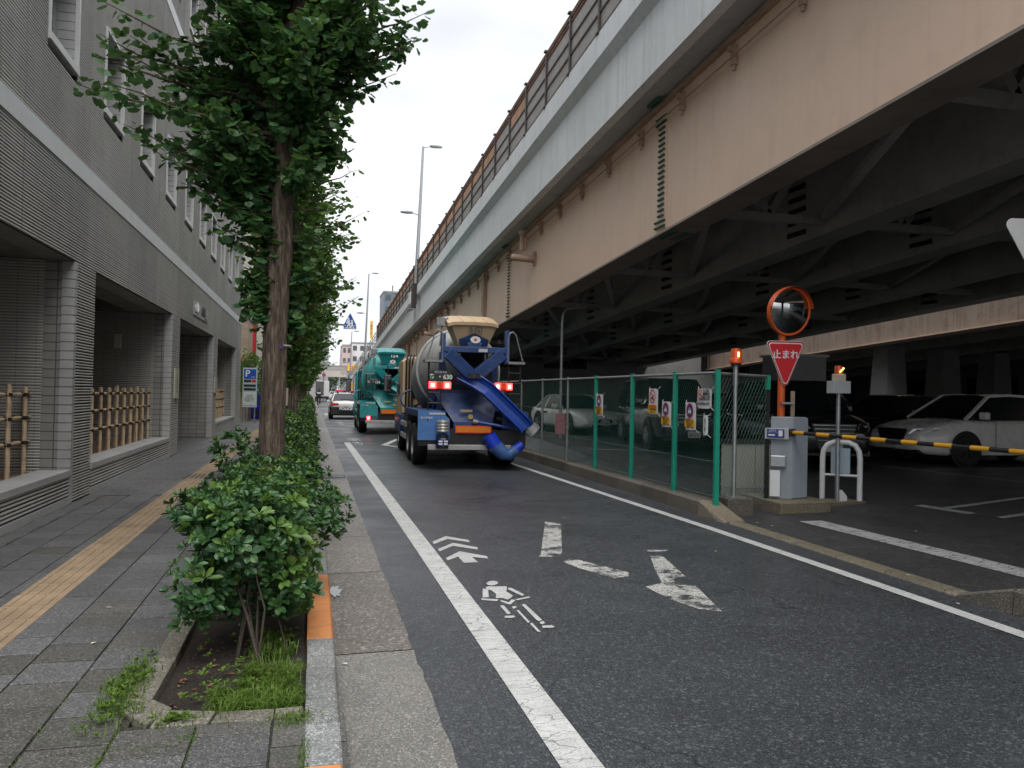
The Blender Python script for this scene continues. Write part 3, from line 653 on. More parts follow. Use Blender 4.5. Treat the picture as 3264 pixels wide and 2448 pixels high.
small_block('white_building', -12, -2.6, 62, 84, 0, 18, mat('offwhite_wall', (.62, .62, .60), .7, 0, .06, .8, streak=.2), 'off-white building half hidden behind the street trees', [(63+3.4*i, 65+3.4*i, 2+3.2*j, 3.8+3.2*j) for i in range(6) for j in range(5)])
small_block('grey_tower', -9, 3.1, 172, 190, 0, 26, mat('tower_grey', (.34, .34, .345), .7, 0, .06, .3), 'tall grey tower at the end of the street on the left', [])
small_block('brown_building', -14, -2.5, 88, 120, 0, 14, mat('brown_wall', (.36, .30, .26), .7, 0, .08, .4), 'brown building far along the sidewalk behind the trees', [(89+3.4*i, 91+3.4*i, 2+3.2*j, 3.8+3.2*j) for i in range(8) for j in range(4)])
MB().box(-3.78, -3.302, 4.85, 33.05, 3.173, 3.455).build('lintel_beam', CONCD, BLD)
for a, b, _ in bays:
    for yy in (a+.02, b-.32): MB().box(-6.55, -3.785, yy, yy+.3, 3.18, 3.456).build('ceiling_beam', CONCD, BLD)
# ================================================================== RIGHT SIDE: elevated ramp road, falling 5 % away from the camera
GR = -.05
def ramp_prism(poly, y0, y1, n=1):
    """profile in (x, z at y=0), extruded along the falling ramp"""
    mb = MB(); m = len(poly)
    for (a, b) in [(y0+(y1-y0)*i/n, y0+(y1-y0)*(i+1)/n) for i in range(n)]:
        vs = [(x, a, z+GR*a) for x, z in poly]+[(x, b, z+GR*b) for x, z in poly]
        mb.add(vs, [tuple(range(m)), tuple(range(2*m-1, m-1, -1))]+[(i, i+m, (i+1)%m+m, (i+1)%m) for i in range(m)])
    return mb
YEND = 88.
V = empty('elevated_ramp', label='grey and beige elevated ramp road with a railing rising over the car park', cat='viaduct')
# deck
ramp_prism([(5.95,8.22),(19.3,8.22),(19.3,9.2),(5.95,9.2)], -40, YEND, 4).build('deck_slab', SOFF, V)
ramp_prism([(19.1,9.2),(19.3,9.2),(19.3,10.1),(19.1,10.1)], -40, YEND, 2).build('far_parapet', PARA, V)
# parapet panels, two metres each; thin open joints
y = -10.4
pp = [(5.90,8.20),(5.96,8.20),(5.96,8.215),(6.12,8.215),(6.12,10.06),(5.70,10.09),(5.70,9.56),(5.90,9.41)]
lip = [(5.885,8.19),(5.899,8.19),(5.899,8.34),(5.885,8.34)]
while y < 86:
    o = ramp_prism(pp, y+.006, y+1.994).build('parapet_panel', PARA, V)
    ramp_prism(lip, y+.006, y+1.994).build('edge_lip', PARA, o)
    y += 2.0
# railing: posts at two metres, rusty top rail, grey slats with open gaps
post = MB(); post.box(5.70,5.78,-.045,.045,0,1.50); post.box(5.66,5.80,-.07,.07,1.46,1.50); post.box(5.66,5.82,-.08,.08,0,.03)
meP = post.mesh('railing_post', POSTB)
def ramp_piece(poly):
    mb = MB(); m = len(poly); vs = [(x, -.95, z-GR*.95) for x, z in poly]+[(x, .95, z+GR*.95) for x, z in poly]
    return mb.add(vs, [tuple(range(m)), tuple(range(2*m-1, m-1, -1))]+[(i, i+m, (i+1)%m+m, (i+1)%m) for i in range(m)])
def rect(x0, x1, z0, z1): return [(x0,z0),(x1,z0),(x1,z1),(x0,z1)]
meTop = ramp_piece(rect(5.71,5.79,1.34,1.46)).mesh('top_rail', RUST)
meTop2 = ramp_piece(rect(5.72,5.77,1.24,1.29)).mesh('rail', RUST)
meSl = [ramp_piece(rect(5.745,5.765,z0,z1)).mesh('slat', SLATG) for z0, z1 in ((.12,.43),(.52,.80),(.88,1.20))]
meR = [ramp_piece(rect(5.715,5.775,z0,z1)).mesh('rail', POSTB) for z0, z1 in ((.05,.09),(.455,.495),(.825,.855))]
rel = mat('slat_rusty', (.46, .25, .14), .7, 0, .3, 3, dirt=.5, dcol=(.16, .07, .03))
meSlR = ramp_piece(rect(5.745,5.765,.88,1.20)).mesh('slat', rel)
py = 17.96-2.0*9
while py < 77.2:
    zb = 10.085+GR*py
    link('railing_post', meP, V, (0, py, zb))
    if py+1 < 76.5:
        for me in [meTop, meTop2]+meR+meSl[:2]+[meSlR if (py > 27 or rnd.random() < .3) else meSl[2]]:
            link(me.name.split('.')[0], me, V, (0, py+1.0, zb+GR))
    py += 2.0
# low railing further down the ramp
lr = MB(); k = 77.
while k < 170:
    z = 10.09+GR*k; lr.box(5.70,5.76,k-.03,k+.03,z,z+1.0); k += 2.2
for dz in (.35,.65,1.0): lr.bar((5.73,77,10.09+GR*77+dz),(5.73,170,10.09+GR*170+dz),.05,.05)
lr.build('low_railing', GALVD, V, kind='stuff')
# side wall of the ramp beyond the steel span
mb = MB(); ya, yb = 86.002, 196.
mb.add([(5.70,ya,10.09+GR*ya),(5.70,yb,max(.3,10.09+GR*yb)),(6.1,yb,max(.3,10.09+GR*yb)),(6.1,ya,10.09+GR*ya),(5.70,ya,9.56+GR*ya),(5.70,yb,max(.1,9.56+GR*yb)),(5.9,ya,9.41+GR*ya),(5.9,yb,0),(5.9,ya,0)],
       [(0,1,2,3),(0,4,5,1),(4,6,7,5),(6,8,7)]); mb.build('ramp_side_wall', PARA, V)
ramp_prism([(5.95,8.4),(19,8.4),(19,9.3),(5.95,9.3)], YEND+.01, 180, 1).build('ramp_fill', SOFF, V)
# girders
GX = [6.65, 9.72, 12.78, 15.85, 18.6]
for i, gx in enumerate(GX):
    m = BEIGE if i == 0 else STEELD
    g = ramp_prism([(gx,5.62),(gx+.56,5.62),(gx+.56,8.2),(gx,8.2)], -40, YEND, 4).build('girder', m, V)
    ramp_prism([(gx-.035,5.575),(gx+.60,5.575),(gx+.60,5.618),(gx-.035,5.618)], -40, YEND, 2).build('bottom_flange', m if i else mat('flange_paint', (.30, .25, .21), .6, 0, .15, .8, dirt=.3), g)
    if i == 0:
        ramp_prism([(gx-.10,8.10),(gx-.002,8.10),(gx-.002,8.19),(gx-.10,8.19)], -40, YEND, 2).build('top_flange', BEIGED, g)
    else:
        sp = MB()
        for yy in (8.5, 14.7, 21, 27.4, 33, 40):
            for k in range(6): sp.box(gx-.03, gx-.001, yy-.32+k*.01, yy+.32-k*.01, 5.75+GR*yy+k*.24, 5.85+GR*yy+k*.24)
        sp.build('splice_bars', DARK, g, kind='stuff')
# hanging clips under the top flange, 1.9 m apart
clip = MB(); clip.box(-.09,-.005,-.05,.05,-.33,0); clip.box(-.15,-.06,-.035,.035,-.12,-.02); clip.tube([(-.05,0,-.33),(-.05,0,-.42)], .03, 8); meC = clip.mesh('clip', BEIGED)
for k in range(-5, 33):
    yy = 13.74+1.905*k; link('clip', meC, V, (6.65, yy, 8.02+GR*yy))
ramp_prism([(6.54,7.80),(6.56,7.80),(6.56,7.82),(6.54,7.82)], -10, 80).build('cable', BEIGED, V)
# bolted splices with green bolts
for yy in (1.9, 14.65, 27.35, 40.1, 52.8, 65.5):
    z0, z1 = 5.62+GR*yy, 8.0+GR*yy
    pl = MB().box(6.632, 6.649, yy-.21, yy+.21, z0+.06, z1-.03).build('splice_plate', BEIGE, V)
    b = MB(); n = 21
    for k in range(n):
        z = z0+.1+(z1-z0-.2)*k/(n-1); wide = k in (0, 1, n-2, n-1)
        for j in ((-3,-2,-1,0,1,2,3) if wide else (-2,-1,0,1)):
            b.tube([(6.632, yy+j*.07+.03, z), (6.600, yy+j*.07+.03, z)], .026, 6); b.tube([(6.600, yy+j*.07+.03, z), (6.585, yy+j*.07+.03, z)], .014, 6)
    for j in range(-4, 5):
        for xx in (6.72, 6.80, 7.02, 7.12): b.tube([(xx, yy+j*.085, 5.575+GR*yy), (xx, yy+j*.085, 5.545+GR*yy)], .026, 6)
        for xx in (6.58, 6.50, 6.42): b.tube([(xx, yy+j*.06, 8.20+GR*yy), (xx, yy+j*.06, 8.15+GR*yy)], .026, 6)
    b.build('bolts', BOLTG, pl, kind='stuff')
# drains and stiffeners on the outer girder
for yy in (24.3, 44.5, 64.0):
    z = 7.05+GR*yy; d = MB(); d.tube([(6.30, yy, z+.85), (6.30, yy, z+.30)], .085, 10); d.tube([(6.30, yy, z+.92), (6.30, yy, z+.80)], .13, 10)
    d.tube([(6.05, yy+.25, z+.12), (6.64, yy-.35, z-.02)], .11, 12); d.box(6.58, 6.648, yy-.43, yy-.25, z-.2, z+.22); d.tube([(6.38,yy-.1,z+.30),(6.38,yy-.1,z+.7)], .04, 8)
    d.build('drain_pipe', mat('drain_tan', (.44, .30, .22), .6, 0, .2, 3, dirt=.4, dcol=(.2,.1,.06)), V, smooth=True)
for yy in (31.3, 57): MB().box(6.50, 6.649, yy-.17, yy+.17, 5.63+GR*yy, 8.0+GR*yy).build('stiffener', BEIGED, V)
MB().box(5.50,5.69,47.6,48.6,6.9,7.6).build('junction_box', PARA, V); MB().box(5.45,5.69,47.5,48.8,6.55,6.62).build('box_bracket', SOFF, V)
# cross frames between the girders
for gi in range(4):
    x0, x1 = GX[gi]+.60, GX[gi+1]-.04
    for k, yy in enumerate([-3, 2.6, 8.2, 13.8, 19.4, 25, 30.6, 36.2, 42]):
        zt, zb = 7.9+GR*yy, 5.85+GR*yy; xm = (x0+x1)/2
        MB().bar((x0,yy,zt),(xm,yy,zb),.16,.16).build('brace', STEELD, V); MB().bar((x1,yy,zt),(xm,yy,zb),.16,.16).build('brace', STEELD, V)
        MB().bar((x0,yy,zb-.02),(x1,yy,zb-.02),.18,.14).build('strut', STEELD, V)
        if gi < 3: MB().bar((x0,yy,zb+.02),(x1,yy+5.6,zb+.02+GR*5.6),.14,.12).build('lateral_brace', STEELD, V)
# piers under the ramp
PIER = mat('pier_concrete', (.18, .18, .176), .8, 0, .15, .7, dirt=.25)
for k, (px, pyy) in enumerate([(8.0, 47.5), (17.0, 47.5), (8.0, -14), (17, -14)]):
    z = 5.57+GR*pyy; p = MB(); p.box(px-.7, px+.7, pyy-.7, pyy+.7, -.05, z-.9); p.build('pier_column', PIER, V)
for pyy in (47.5, -14): MB().box(6.7, 18.9, pyy-.65, pyy+.65, 5.57+GR*pyy-.9, 5.57+GR*pyy-.1).build('pier_cap', PIER, V)

# the closing wall under the ramp with dark barred openings
W = empty('underpass_wall', label='grey concrete wall with barred dark openings closing the car park', cat='wall')
WALL = mat('underpass_concrete', (.25, .25, .245), .85, 0, .12, .5, dirt=.3)
WY = 44.
opens = [(10.2, 11.35), (12.85, 15.45), (22.7, 26.0)]
xs = [6.9]+[v for o in opens for v in o]+[27.5]
for i in range(0, len(xs), 2): MB().box(xs[i], xs[i+1], WY, WY+.4, 0, 5.0).build('wall_panel', WALL, W)
for a, b in opens:
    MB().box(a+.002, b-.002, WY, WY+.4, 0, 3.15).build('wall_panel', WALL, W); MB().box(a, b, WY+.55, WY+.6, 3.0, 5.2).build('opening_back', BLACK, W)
    n = int((b-a)/.16); 
    for k in range(1, n): MB().tube([(a+(b-a)*k/n, WY+.2, 3.15), (a+(b-a)*k/n, WY+.2, 5.0)], .018, 6).build('bar', DARK, W)
MB().box(6.9, 27.5, WY-.03, WY+.45, 5.0, 5.15).build('coping', WALL, W)

# the parallel viaduct across the gap, with its lit beige girder
V2 = empty('parallel_viaduct', label='second viaduct with a beige girder beyond the car park', cat='viaduct')
ramp_prism([(22.6,8.2),(43.9,8.2),(43.9,9.4),(22.6,9.4)], -30, 90, 2).build('deck_slab', SOFF, V2)  # deck widened up to the far wall to keep sky light out
g2 = ramp_prism([(23.4,5.62),(24.0,5.62),(24.0,8.2),(23.4,8.2)], -30, 90, 4).build('girder', mat('girder_beige_old', (.52, .40, .32), .55, 0, .12, .6, dirt=.5, dcol=(.22,.13,.08), streak=.6), V2)
ramp_prism([(23.3,5.56),(24.1,5.56),(24.1,5.615),(23.3,5.615)], -30, 90, 2).build('bottom_flange', BEIGE, g2)
for gx in (27, 31, 35): ramp_prism([(gx,5.62),(gx+.5,5.62),(gx+.5,8.2),(gx,8.2)], -30, 90, 2).build('girder', STEELD, V2)
for px, pyy in ((24.5, 30), (27.8, 30.5), (31.1, 31), (34.5, 31.5), (24.5, 60), (30, 60), (24.5, 4), (33, 8)):
    z = 5.55+GR*pyy
    MB().add([(px-.62,pyy-.6,0),(px+.62,pyy-.6,0),(px+.62,pyy+.6,0),(px-.62,pyy+.6,0),(px-.42,pyy-.45,z),(px+.42,pyy-.45,z),(px+.42,pyy+.45,z),(px-.42,pyy+.45,z)], [(3,2,1,0),(4,5,6,7),(0,1,5,4),(1,2,6,5),(2,3,7,6),(3,0,4,7)]).build('pier_column', PIER, V2)
bs = empty('far_side_building', label='dark building face beyond the second viaduct', cat='building')
MB().box(44, 50, -40, 120, 0, 16).build('wall', mat('far_dark_wall', (.16, .16, .16), .8, 0, .2, .3), bs)  # added behind the viaduct so no sky shows through
for k in range(18): MB().box(43.9, 43.99, -30+k*8, -26+k*8, 1, 3.4).build('window', GLASSD, bs)
# ================================================================== VEHICLES
def plate_mat(): return mat('plate_white', (.62, .63, .61), .45, 0, .04, 6)
TAILR = glow('tail_lamp_lit', (1.0, .06, .05), 2.6, (.6, .02, .02)); TAILD = mat('tail_lamp_red', (.36, .012, .015), .2, 0, .05, 5, coat=.5)
TAILHOT = glow('tail_lamp_core', (1.0, .45, .38), 5.0)
LENS = mat('headlamp_lens', (.42, .44, .46), .12, .3, .1, 9, coat=.8); AMBER = mat('reflector_orange', (.80, .22, .01), .35, 0, .05, 6); REDR = mat('reflector_red', (.75, .05, .02), .35, 0, .05, 6)
def wheel(parent, x, y, r, w, side, rim=ALU, dual=False, name='wheel', rimr=.62):
    """a wheel standing at the local point; side is the outer side in x"""
    o = empty(name); o.parent = parent; o.location = (x, y, r)
    M = Matrix.Rotation(R(90), 4, 'Y')
    MB().lathe([(r*.55,-w/2),(r*.9,-w/2),(r*.98,-w*.36),(r,-w*.2),(r,w*.2),(r*.98,w*.36),(r*.9,w/2),(r*.55,w/2)], 28, M).build('tyre', BLACK, o, smooth=True)
    rm = MB(); s = side
    rm.lathe([(r*rimr*1.02, s*w*.5),(r*rimr*.96, s*w*.34),(r*rimr*.5, s*w*.30 if not dual else s*w*.1),(r*.24, s*w*.38 if not dual else s*w*.2),(r*.1, s*w*.42),(0, s*w*.42)], 24, M)
    n = 5 if not dual else 8
    for k in range(n):
        a = 2*math.pi*k/n
        if not dual: rm.bar((s*w*.44, r*.12*math.cos(a), r*.12*math.sin(a)), (s*w*.42, r*rimr*.95*math.cos(a), r*rimr*.95*math.sin(a)), .07*r/.33, .05, (1,0,0))
        else: rm.tube([(s*w*.2, r*.3*math.cos(a), r*.3*math.sin(a)), (s*w*.32, r*.3*math.cos(a), r*.3*math.sin(a))], .016, 6)
    rm.build('rim', rim, o, smooth=True)
    return o
def loft(mb, rings, mi=0, cap=True, fmi=None):
    n = len(rings[0]); o = len(mb.v)
    vs = [p for r_ in rings for p in r_]; fs = []; ms = []
    for i in range(len(rings)-1):
        for j in range(n): fs.append((i*n+j, i*n+(j+1)%n, (i+1)*n+(j+1)%n, (i+1)*n+j)); ms.append(fmi(i, j) if fmi else mi)
    if cap: fs.append(tuple(range(n))); ms.append(mi); fs.append(tuple((len(rings)-1)*n+j for j in range(n-1, -1, -1))); ms.append(mi)
    mb.v.extend(vs); mb.f.extend([tuple(a+o for a in f) for f in fs]); mb.m.extend(ms)
def car(name, loc, rz, body, label, L=4.8, W=1.8, H=1.45, cat='car', group=None, lower=None, hood=.92, trunk=1.0, gh=(-.42, -.24, .02, .13, .28), front='sedan', plate=None, lit=False, wr=.33, rim=ALU, police=False, seat=None, suv=False, tail=None):
    """a car facing its local +Y; gh: rear glass base, roof rear, roof mid, roof front, windscreen base as fractions of the length"""
    o = empty(name, loc, rz, label, cat, group); w = W/2; zl = .20 if not suv else .28; belt = hood+.06
    st = [(-.5,.80,.42,trunk-.18),(-.492,.88,.34,trunk-.06),(-.47,.94,.26,trunk-.01),(-.40,.985,zl,trunk+.015),(-.27,1.0,zl,belt),(-.05,1.0,zl,belt),(.15,1.0,zl,belt-.03),(.27,.995,zl,hood+.03),(.36,.98,zl,hood-.03),(.44,.93,zl+.02,hood-.12),(.48,.86,.26,hood-.22),(.497,.76,.32,hood-.30),(.5,.66,.40,hood-.36)]
    rings = []
    for (t, ww, z0, z1) in st:
        y = t*L; x = w*ww; h = z1-z0
        half = [(0,z0),(x*.80,z0),(x*.94,z0+.03),(x*.985,z0+h*.18),(x,z0+h*.42),(x*.992,z0+h*.66),(x*.965,z0+h*.85),(x*.90,z0+h*.96),(x*.72,z1),(0,z1+.025)]
        rings.append([(a, y, z) for a, z in half]+[(-a, y, z) for a, z in half[-2:0:-1]])
    mb = MB(); nn = len(rings[0])
    loft(mb, rings, 0, True, (lambda i, j: 1 if (j in (0,1,2,3,4) or j in (nn-1,nn-2,nn-3,nn-4,nn-5)) else 0) if lower else None)
    mb.build('body', [body, lower] if lower else body, o, smooth=55)
    # cabin
    zt = H; ys = [g*L for g in gh]; zs = [belt-.02 if trunk < belt else trunk, zt-.05, zt, zt-.03, belt-.03]
    if suv: zs[0] = belt
    def hw(z): return w*(.90-.22*max(0, (z-belt))/(zt-belt))
    top = [[(-hw(z), y, z), (-hw(z)*.6, y, z+.025), (hw(z)*.6, y, z+.025), (hw(z), y, z)] for y, z in zip(ys, zs)]
    rf = MB()
    for i in (1, 2): 
        for j in range(3): rf.add([top[i][j], top[i][j+1], top[i+1][j+1], top[i+1][j]], [(0,1,2,3)])
    rf.build('roof', body, o, smooth=True)
    for nm, i in (('rear_window', 0), ('windscreen', 3)):
        g = MB()
        for j in range(3): g.add([top[i][j], top[i][j+1], top[i+1][j+1], top[i+1][j]], [(0,1,2,3)])
        g.build(nm, GLASSD, o, smooth=True)
    for s in (-1, 1):
        g = MB(); base = [(s*w*.93, y, belt-.03) for y in ys]; tp = [(s*hw(z), y, z) for y, z in zip(ys, zs)]
        for i in range(4): g.add([base[i], base[i+1], tp[i+1], tp[i]], [(0,1,2,3)])
        g.build('side_window', GLASSD, o)
        p = MB()
        for i in (0, 3): p.bar(tuple(Vector(tp[i])+Vector((s*.004,0,.0))), tuple(Vector(tp[i+1])+Vector((s*.004,0,0))), .06, .05)
        p.bar(tp[1], tp[2], .05, .05); p.bar(tp[2], tp[3], .05, .05); ym = (ys[1]+ys[3])/2-.05*L; p.bar((s*w*.935, ym, belt-.02), (s*hw(zt)*1.005, ym+.02, zt-.03), .07, .04)
        p.build('pillar', body if not suv else BLACKP, o)
        m = MB(); m.box(s*w*.93, s*w*.93+s*.20, ys[4]-.42, ys[4]-.30, belt-.02, belt+.13); m.build('wing_mirror', body, o, bev=.03)
        for yy in (-.02*L, .0): pass
        d = MB(); d.box(s*w*1.001, s*w*1.004, ys[3]+.05, ys[3]+.062, .32, belt-.08); d.box(s*w*1.001, s*w*1.004, ym-.006, ym+.006, .32, belt-.08); d.build('door_gap', BLACKP, o)
        for yy in (ym+.12, ys[1]+.25): MB().box(s*w*.985, s*w*1.02, yy, yy+.18, belt-.17, belt-.14).build('door_handle', CHROME, o)
        for yw in (-.29*L, .29*L):
            arch = MB(); arch.lathe([(wr+.055, 0), (0, 0)], 24, Matrix.Translation((s*(w*1.002), yw, wr+.01)) @ Matrix.Rotation(R(90), 4, 'Y')); arch.build('wheel_arch', BLACKP, o)
            wheel(o, s*(w-.085), yw, wr, .215, s, rim)
        hl = MB(); f = L/2
        if front == 'coupe': hl.add([(s*w*.42,f-.06,hood-.33),(s*w*.80,f-.20,hood-.30),(s*w*.90,f-.42,hood-.17),(s*w*.50,f-.17,hood-.20)], [(0,1,2,3)])
        else: hl.add([(s*w*.50,f-.035,hood-.30),(s*w*.84,f-.16,hood-.31),(s*w*.955,f-.46,hood-.16),(s*w*.56,f-.11,hood-.19)], [(0,1,2,3)])
        hl.xf(Matrix.Translation((s*.012, .03, .012))); h = hl.build('headlamp', LENS, o); 
        c = (s*w*.70, f-.10, hood-.24); MB().lathe([(.06,0),(.035,-.02),(0,-.025)], 12, Matrix.Translation(c) @ Matrix.Rotation(R(-90), 4, 'X')).build('lamp_bowl', CHROME, h)
        tl = MB(); tl.add([(s*w*.42,-f-.004,trunk-.19),(s*w*.86,-f+.05,trunk-.20),(s*w*.99,-f+.42,trunk-.12),(s*w*.93,-f+.18,trunk-.05),(s*w*.50,-f+.012,trunk-.10)], [(0,1,2,3,4)])
        tl.xf(Matrix.Translation((s*.012, -.02, 0))); tl.build('tail_lamp', tail or TAILD, o)
    f = L/2; gr = MB()
    if front == 'coupe':
        for s in (-1, 1): gr.prism([(s*.03,hood-.40),(s*.24,hood-.40),(s*.27,hood-.33),(s*.22,hood-.27),(s*.05,hood-.27)], f-.02, f+.012, 'xz')
        gr.box(-.45,.45,f-.05,f-.0,.24,.36)
        gr.build('grille', BLACKP, o)
        MB().box(-.02,.02,f-.02,f+.01,hood-.25,hood-.21).build('badge', CHROME, o)
    else:
        gr.add([(-w*.50,f-.01,hood-.18),(w*.50,f-.01,hood-.18),(w*.34,f+.014,.40),(-w*.34,f+.014,.40)], [(0,1,2,3)]); G_ = gr.build('grille', BLACKP, o)
        for k in range(5):
            t = k/5; MB().bar((-w*(.47-.13*t), f+.012+.008*t, hood-.21-.075*k), (w*(.47-.13*t), f+.012+.008*t, hood-.21-.075*k), .02, .014).build('grille_bar', CHROME, G_)
        MB().box(-w*.8, w*.8, f-.16, f-.03, .26, .32).build('lower_intake', BLACKP, o)
        for s in (-1, 1): MB().lathe([(.06,0),(.05,-.015),(0,-.02)], 14, Matrix.Translation((s*w*.74, f-.055, .36)) @ Matrix.Rotation(R(-90), 4, 'X')).build('fog_lamp', LENS, o)
    for yy, rot in ((f+.02, (R(90),0,R(180))), (-f-.012, FRONT)):
        zp = .42 if yy > 0 else trunk-.30
        p = MB().box(-.165,.165,yy-.006,yy+.006,zp-.0825,zp+.0825).build('number_plate', plate_mat(), o)
        if plate: text(plate, .11, mat('plate_green', (.02,.10,.05), .5, 0, 0), p, (.02, yy+(.008 if yy > 0 else -.008), zp-.02), rot, 'plate_number')
    MB().box(-w*.84, w*.84, -f+.02, -f+.10, .22, .34).build('rear_valance', BLACKP, o)
    return o

# ---------------- mixer trucks
def mixer(loc, rz, c, cab_c, chute_c, drum_m, num, label, low_lamps=False, platenum='630', hood_c=None):
    o = empty('mixer_truck', loc, rz, label, 'truck', 'concrete mixer trucks'); hood_c = hood_c or cab_c
    # chassis
    ch = MB()
    for s in (-1, 1): ch.box(s*.42-.05, s*.42+.05, .1, 7.2, .62, .86)
    for yy in (.3, 1.6, 3, 4.4, 5.8): ch.box(-.37, .37, yy, yy+.12, .66, .82)
    ch.box(-.9, .9, .9, 3.3, .86, 1.0); ch.build('chassis', DARK, o)
    for yy in (1.45, 2.62):
        for s in (-1, 1): wheel(o, s*1.0, yy, .47, .30, s, mat('rim_steel', (.42,.42,.41), .45, .4, .15, 6, dirt=.3), True, rimr=.58)
    for s in (-1, 1): wheel(o, s*.98, 5.9, .47, .28, s, MT['rim_steel'], True, rimr=.58)
    # cab
    cb = MB(); loft(cb, [[(-1.1,5.0,1.05),(1.1,5.0,1.05),(1.1,5.0,2.42),(.95,5.0,2.52),(-.95,5.0,2.52),(-1.1,5.0,2.42)], [(-1.13,5.2,1.0),(1.13,5.2,1.0),(1.13,5.2,2.44),(.97,5.2,2.56),(-.97,5.2,2.56),(-1.13,5.2,2.44)], [(-1.14,6.7,.95),(1.14,6.7,.95),(1.1,6.5,2.44),(.95,6.45,2.56),(-.95,6.45,2.56),(-1.1,6.5,2.44)], [(-1.08,6.95,.95),(1.08,6.95,.95),(1.02,6.65,2.38),(.9,6.6,2.48),(-.9,6.6,2.48),(-1.02,6.65,2.38)]]); cb.build('cab', cab_c, o, smooth=30)
    cl = MB(); cl.box(-1.15, 1.15, 5.0, 6.98, .55, 1.02); cl.build('cab_skirt', c, o, bev=.03)
    bw = MB().box(-.86, .86, 4.975, 4.998, 1.45, 2.28).build('rear_panel', BLACKP, o)
    for k in range(14): MB().box(-.84, .84, 4.955, 4.976, 1.48+k*.055, 1.505+k*.055).build('louvre', DARK, bw)
    for s in (-1, 1):
        MB().add([(s*1.145,5.5,1.55),(s*1.15,6.6,1.5),(s*1.11,6.48,2.3),(s*1.125,5.5,2.3)], [(0,1,2,3)]).build('side_window', GLASSD, o)
        mr = MB(); mr.tube([(s*1.1,6.85,2.35),(s*1.38,7.0,2.35),(s*1.38,7.0,1.55),(s*1.1,6.9,1.5)], .018, 6); mr.build('mirror_arm', BLACKP, o)
        MB().box(s*1.38-.11, s*1.38+.11, 6.94, 7.02, 1.6, 2.1).build('mirror', BLACKP, o, bev=.03); MB().box(s*1.38-.09, s*1.38+.09, 6.932, 6.939, 1.63, 2.07).build('mirror_glass', GLASSD, o)
    st = MB()
    for k, x in enumerate((-1.02, -.94, -.86)): st.tube([(x,4.9,1.1),(x,4.9,2.45),(x+.05,5.05,2.6)], .028, 6)
    st.build('exhaust_stack', DARK, o)
    # drum
    a0, a1 = Vector((0,.72,2.42)), Vector((0,4.78,1.74)); d = (a1-a0); M = Matrix.Translation(a0) @ d.to_track_quat('Z','Y').to_matrix().to_4x4()
    MB().lathe([(.40,0),(.44,.05),(.52,.25),(.80,.95),(.98,1.75),(1.03,2.25),(1.03,2.75),(.95,3.35),(.72,3.9),(.5,4.05),(0,4.1)], 40, M).build('drum', drum_m, o, smooth=30)
    MB().lathe([(.965,1.62),(1.015,1.66),(1.02,1.74),(.99,1.78)], 40, M).build('drum_ring', drum_m, o, smooth=True)
    MB().lathe([(.40,-.02),(.30,.06),(0,.2)], 24, M).build('drum_mouth', BLACK, o)
    fs = MB(); fs.prism([(-.55,1.0),(.55,1.0),(.35,2.2),(-.35,2.2)], 4.72, 4.88, 'xz'); fs.build('front_support', c, o)
    rs = MB()
    for s in (-1, 1): rs.bar((s*.62,1.05,1.0),(s*.58,.95,2.5),.12,.1); rs.bar((s*.62,2.2,1.0),(s*.60,1.0,1.9),.1,.08)
    rs.bar((-.6,1.0,1.62),(.6,1.0,1.62),.1,.12); rs.build('rear_support', c, o)
    for s in (-1, 1): MB().tube([(s*.5,1.15,1.68),(s*.5,1.4,1.68)], .14, 14).build('drum_roller', DARK, o)
    # hopper and hood
    hp = MB(); tp = [(-.52,.02),(.47,.02),(.47,.85),(-.52,.85)]; bt = [(-.33,.20),(.28,.20),(.28,.72),(-.33,.72)]
    mid = [(tp[i][0]*.62+bt[i][0]*.38, tp[i][1]*.62+bt[i][1]*.38) for i in range(4)]
    loft(hp, [[(x,y,3.05) for x, y in tp], [(x,y,2.88) for x, y in mid], [(x,y,2.6) for x, y in bt]], 0, False); hp.build('hopper', hood_c, o)
    if not low_lamps:
        MB().add([(-.02,.080,2.875),(.30,.110,2.74),(.275,.165,2.62),(-.32,.165,2.62),(-.345,.110,2.74)], [(0,1,2,3,4)]).build('hopper_apron', c, o)
    MB().box(-.17,.15,.06,.19,2.50,2.68).build('hopper_mount', c, o, bev=.02)
    em = MB(); disc(em, (0,.045,2.735), .075, 18, 'y', 0, 1.45); em.build('emblem', WHITES, o); e2 = MB(); disc(e2, (0,.043,2.735), .035, 6); e2.build('emblem_mark', REDR, o)
    tx = text(num, .19, BLKPR if not low_lamps else WHITES, o, (.0 if not low_lamps else .05, .025, 2.955), (R(72),0,0), 'fleet_number', bold=.004)
    hd = MB(); pr = []
    for k in range(9):
        t = k/8; pr.append((-.60+1.08*t, 3.09+.012*math.sin(math.pi*t) - (.03 if k in (0, 8) else 0)))
    lo = [(x,-.02,z) for x, z in pr]; up = [(x*1.0, .62, z+.18) for x, z in pr]
    hd.add(lo+up, [(i,i+1,i+10,i+9) for i in range(8)])
    hd.add([(x,-.02,z) for x, z in pr]+[(x*.985,-.012,z-.065) for x, z in pr], [(i,i+1,i+10,i+9) for i in range(8)])
    hd.add(up+[(x,.9,z) for x, y, z in up], [(i,i+1,i+10,i+9) for i in range(8)])
    for s in (0, 8): hd.add([lo[s], up[s], (up[s][0],.9,up[s][2]), (up[s][0],.9,up[s][2]-.2), (lo[s][0]*.985,-.012,lo[s][2]-.065)], [(0,1,2,3,4)])
    H = hd.build('hopper_hood', hood_c, o, smooth=30)
    for x in (-.28, -.02, .22): MB().bar((x,-.01,3.105),(x,.62,3.285),.03,.018).build('hood_rib', hood_c, H)
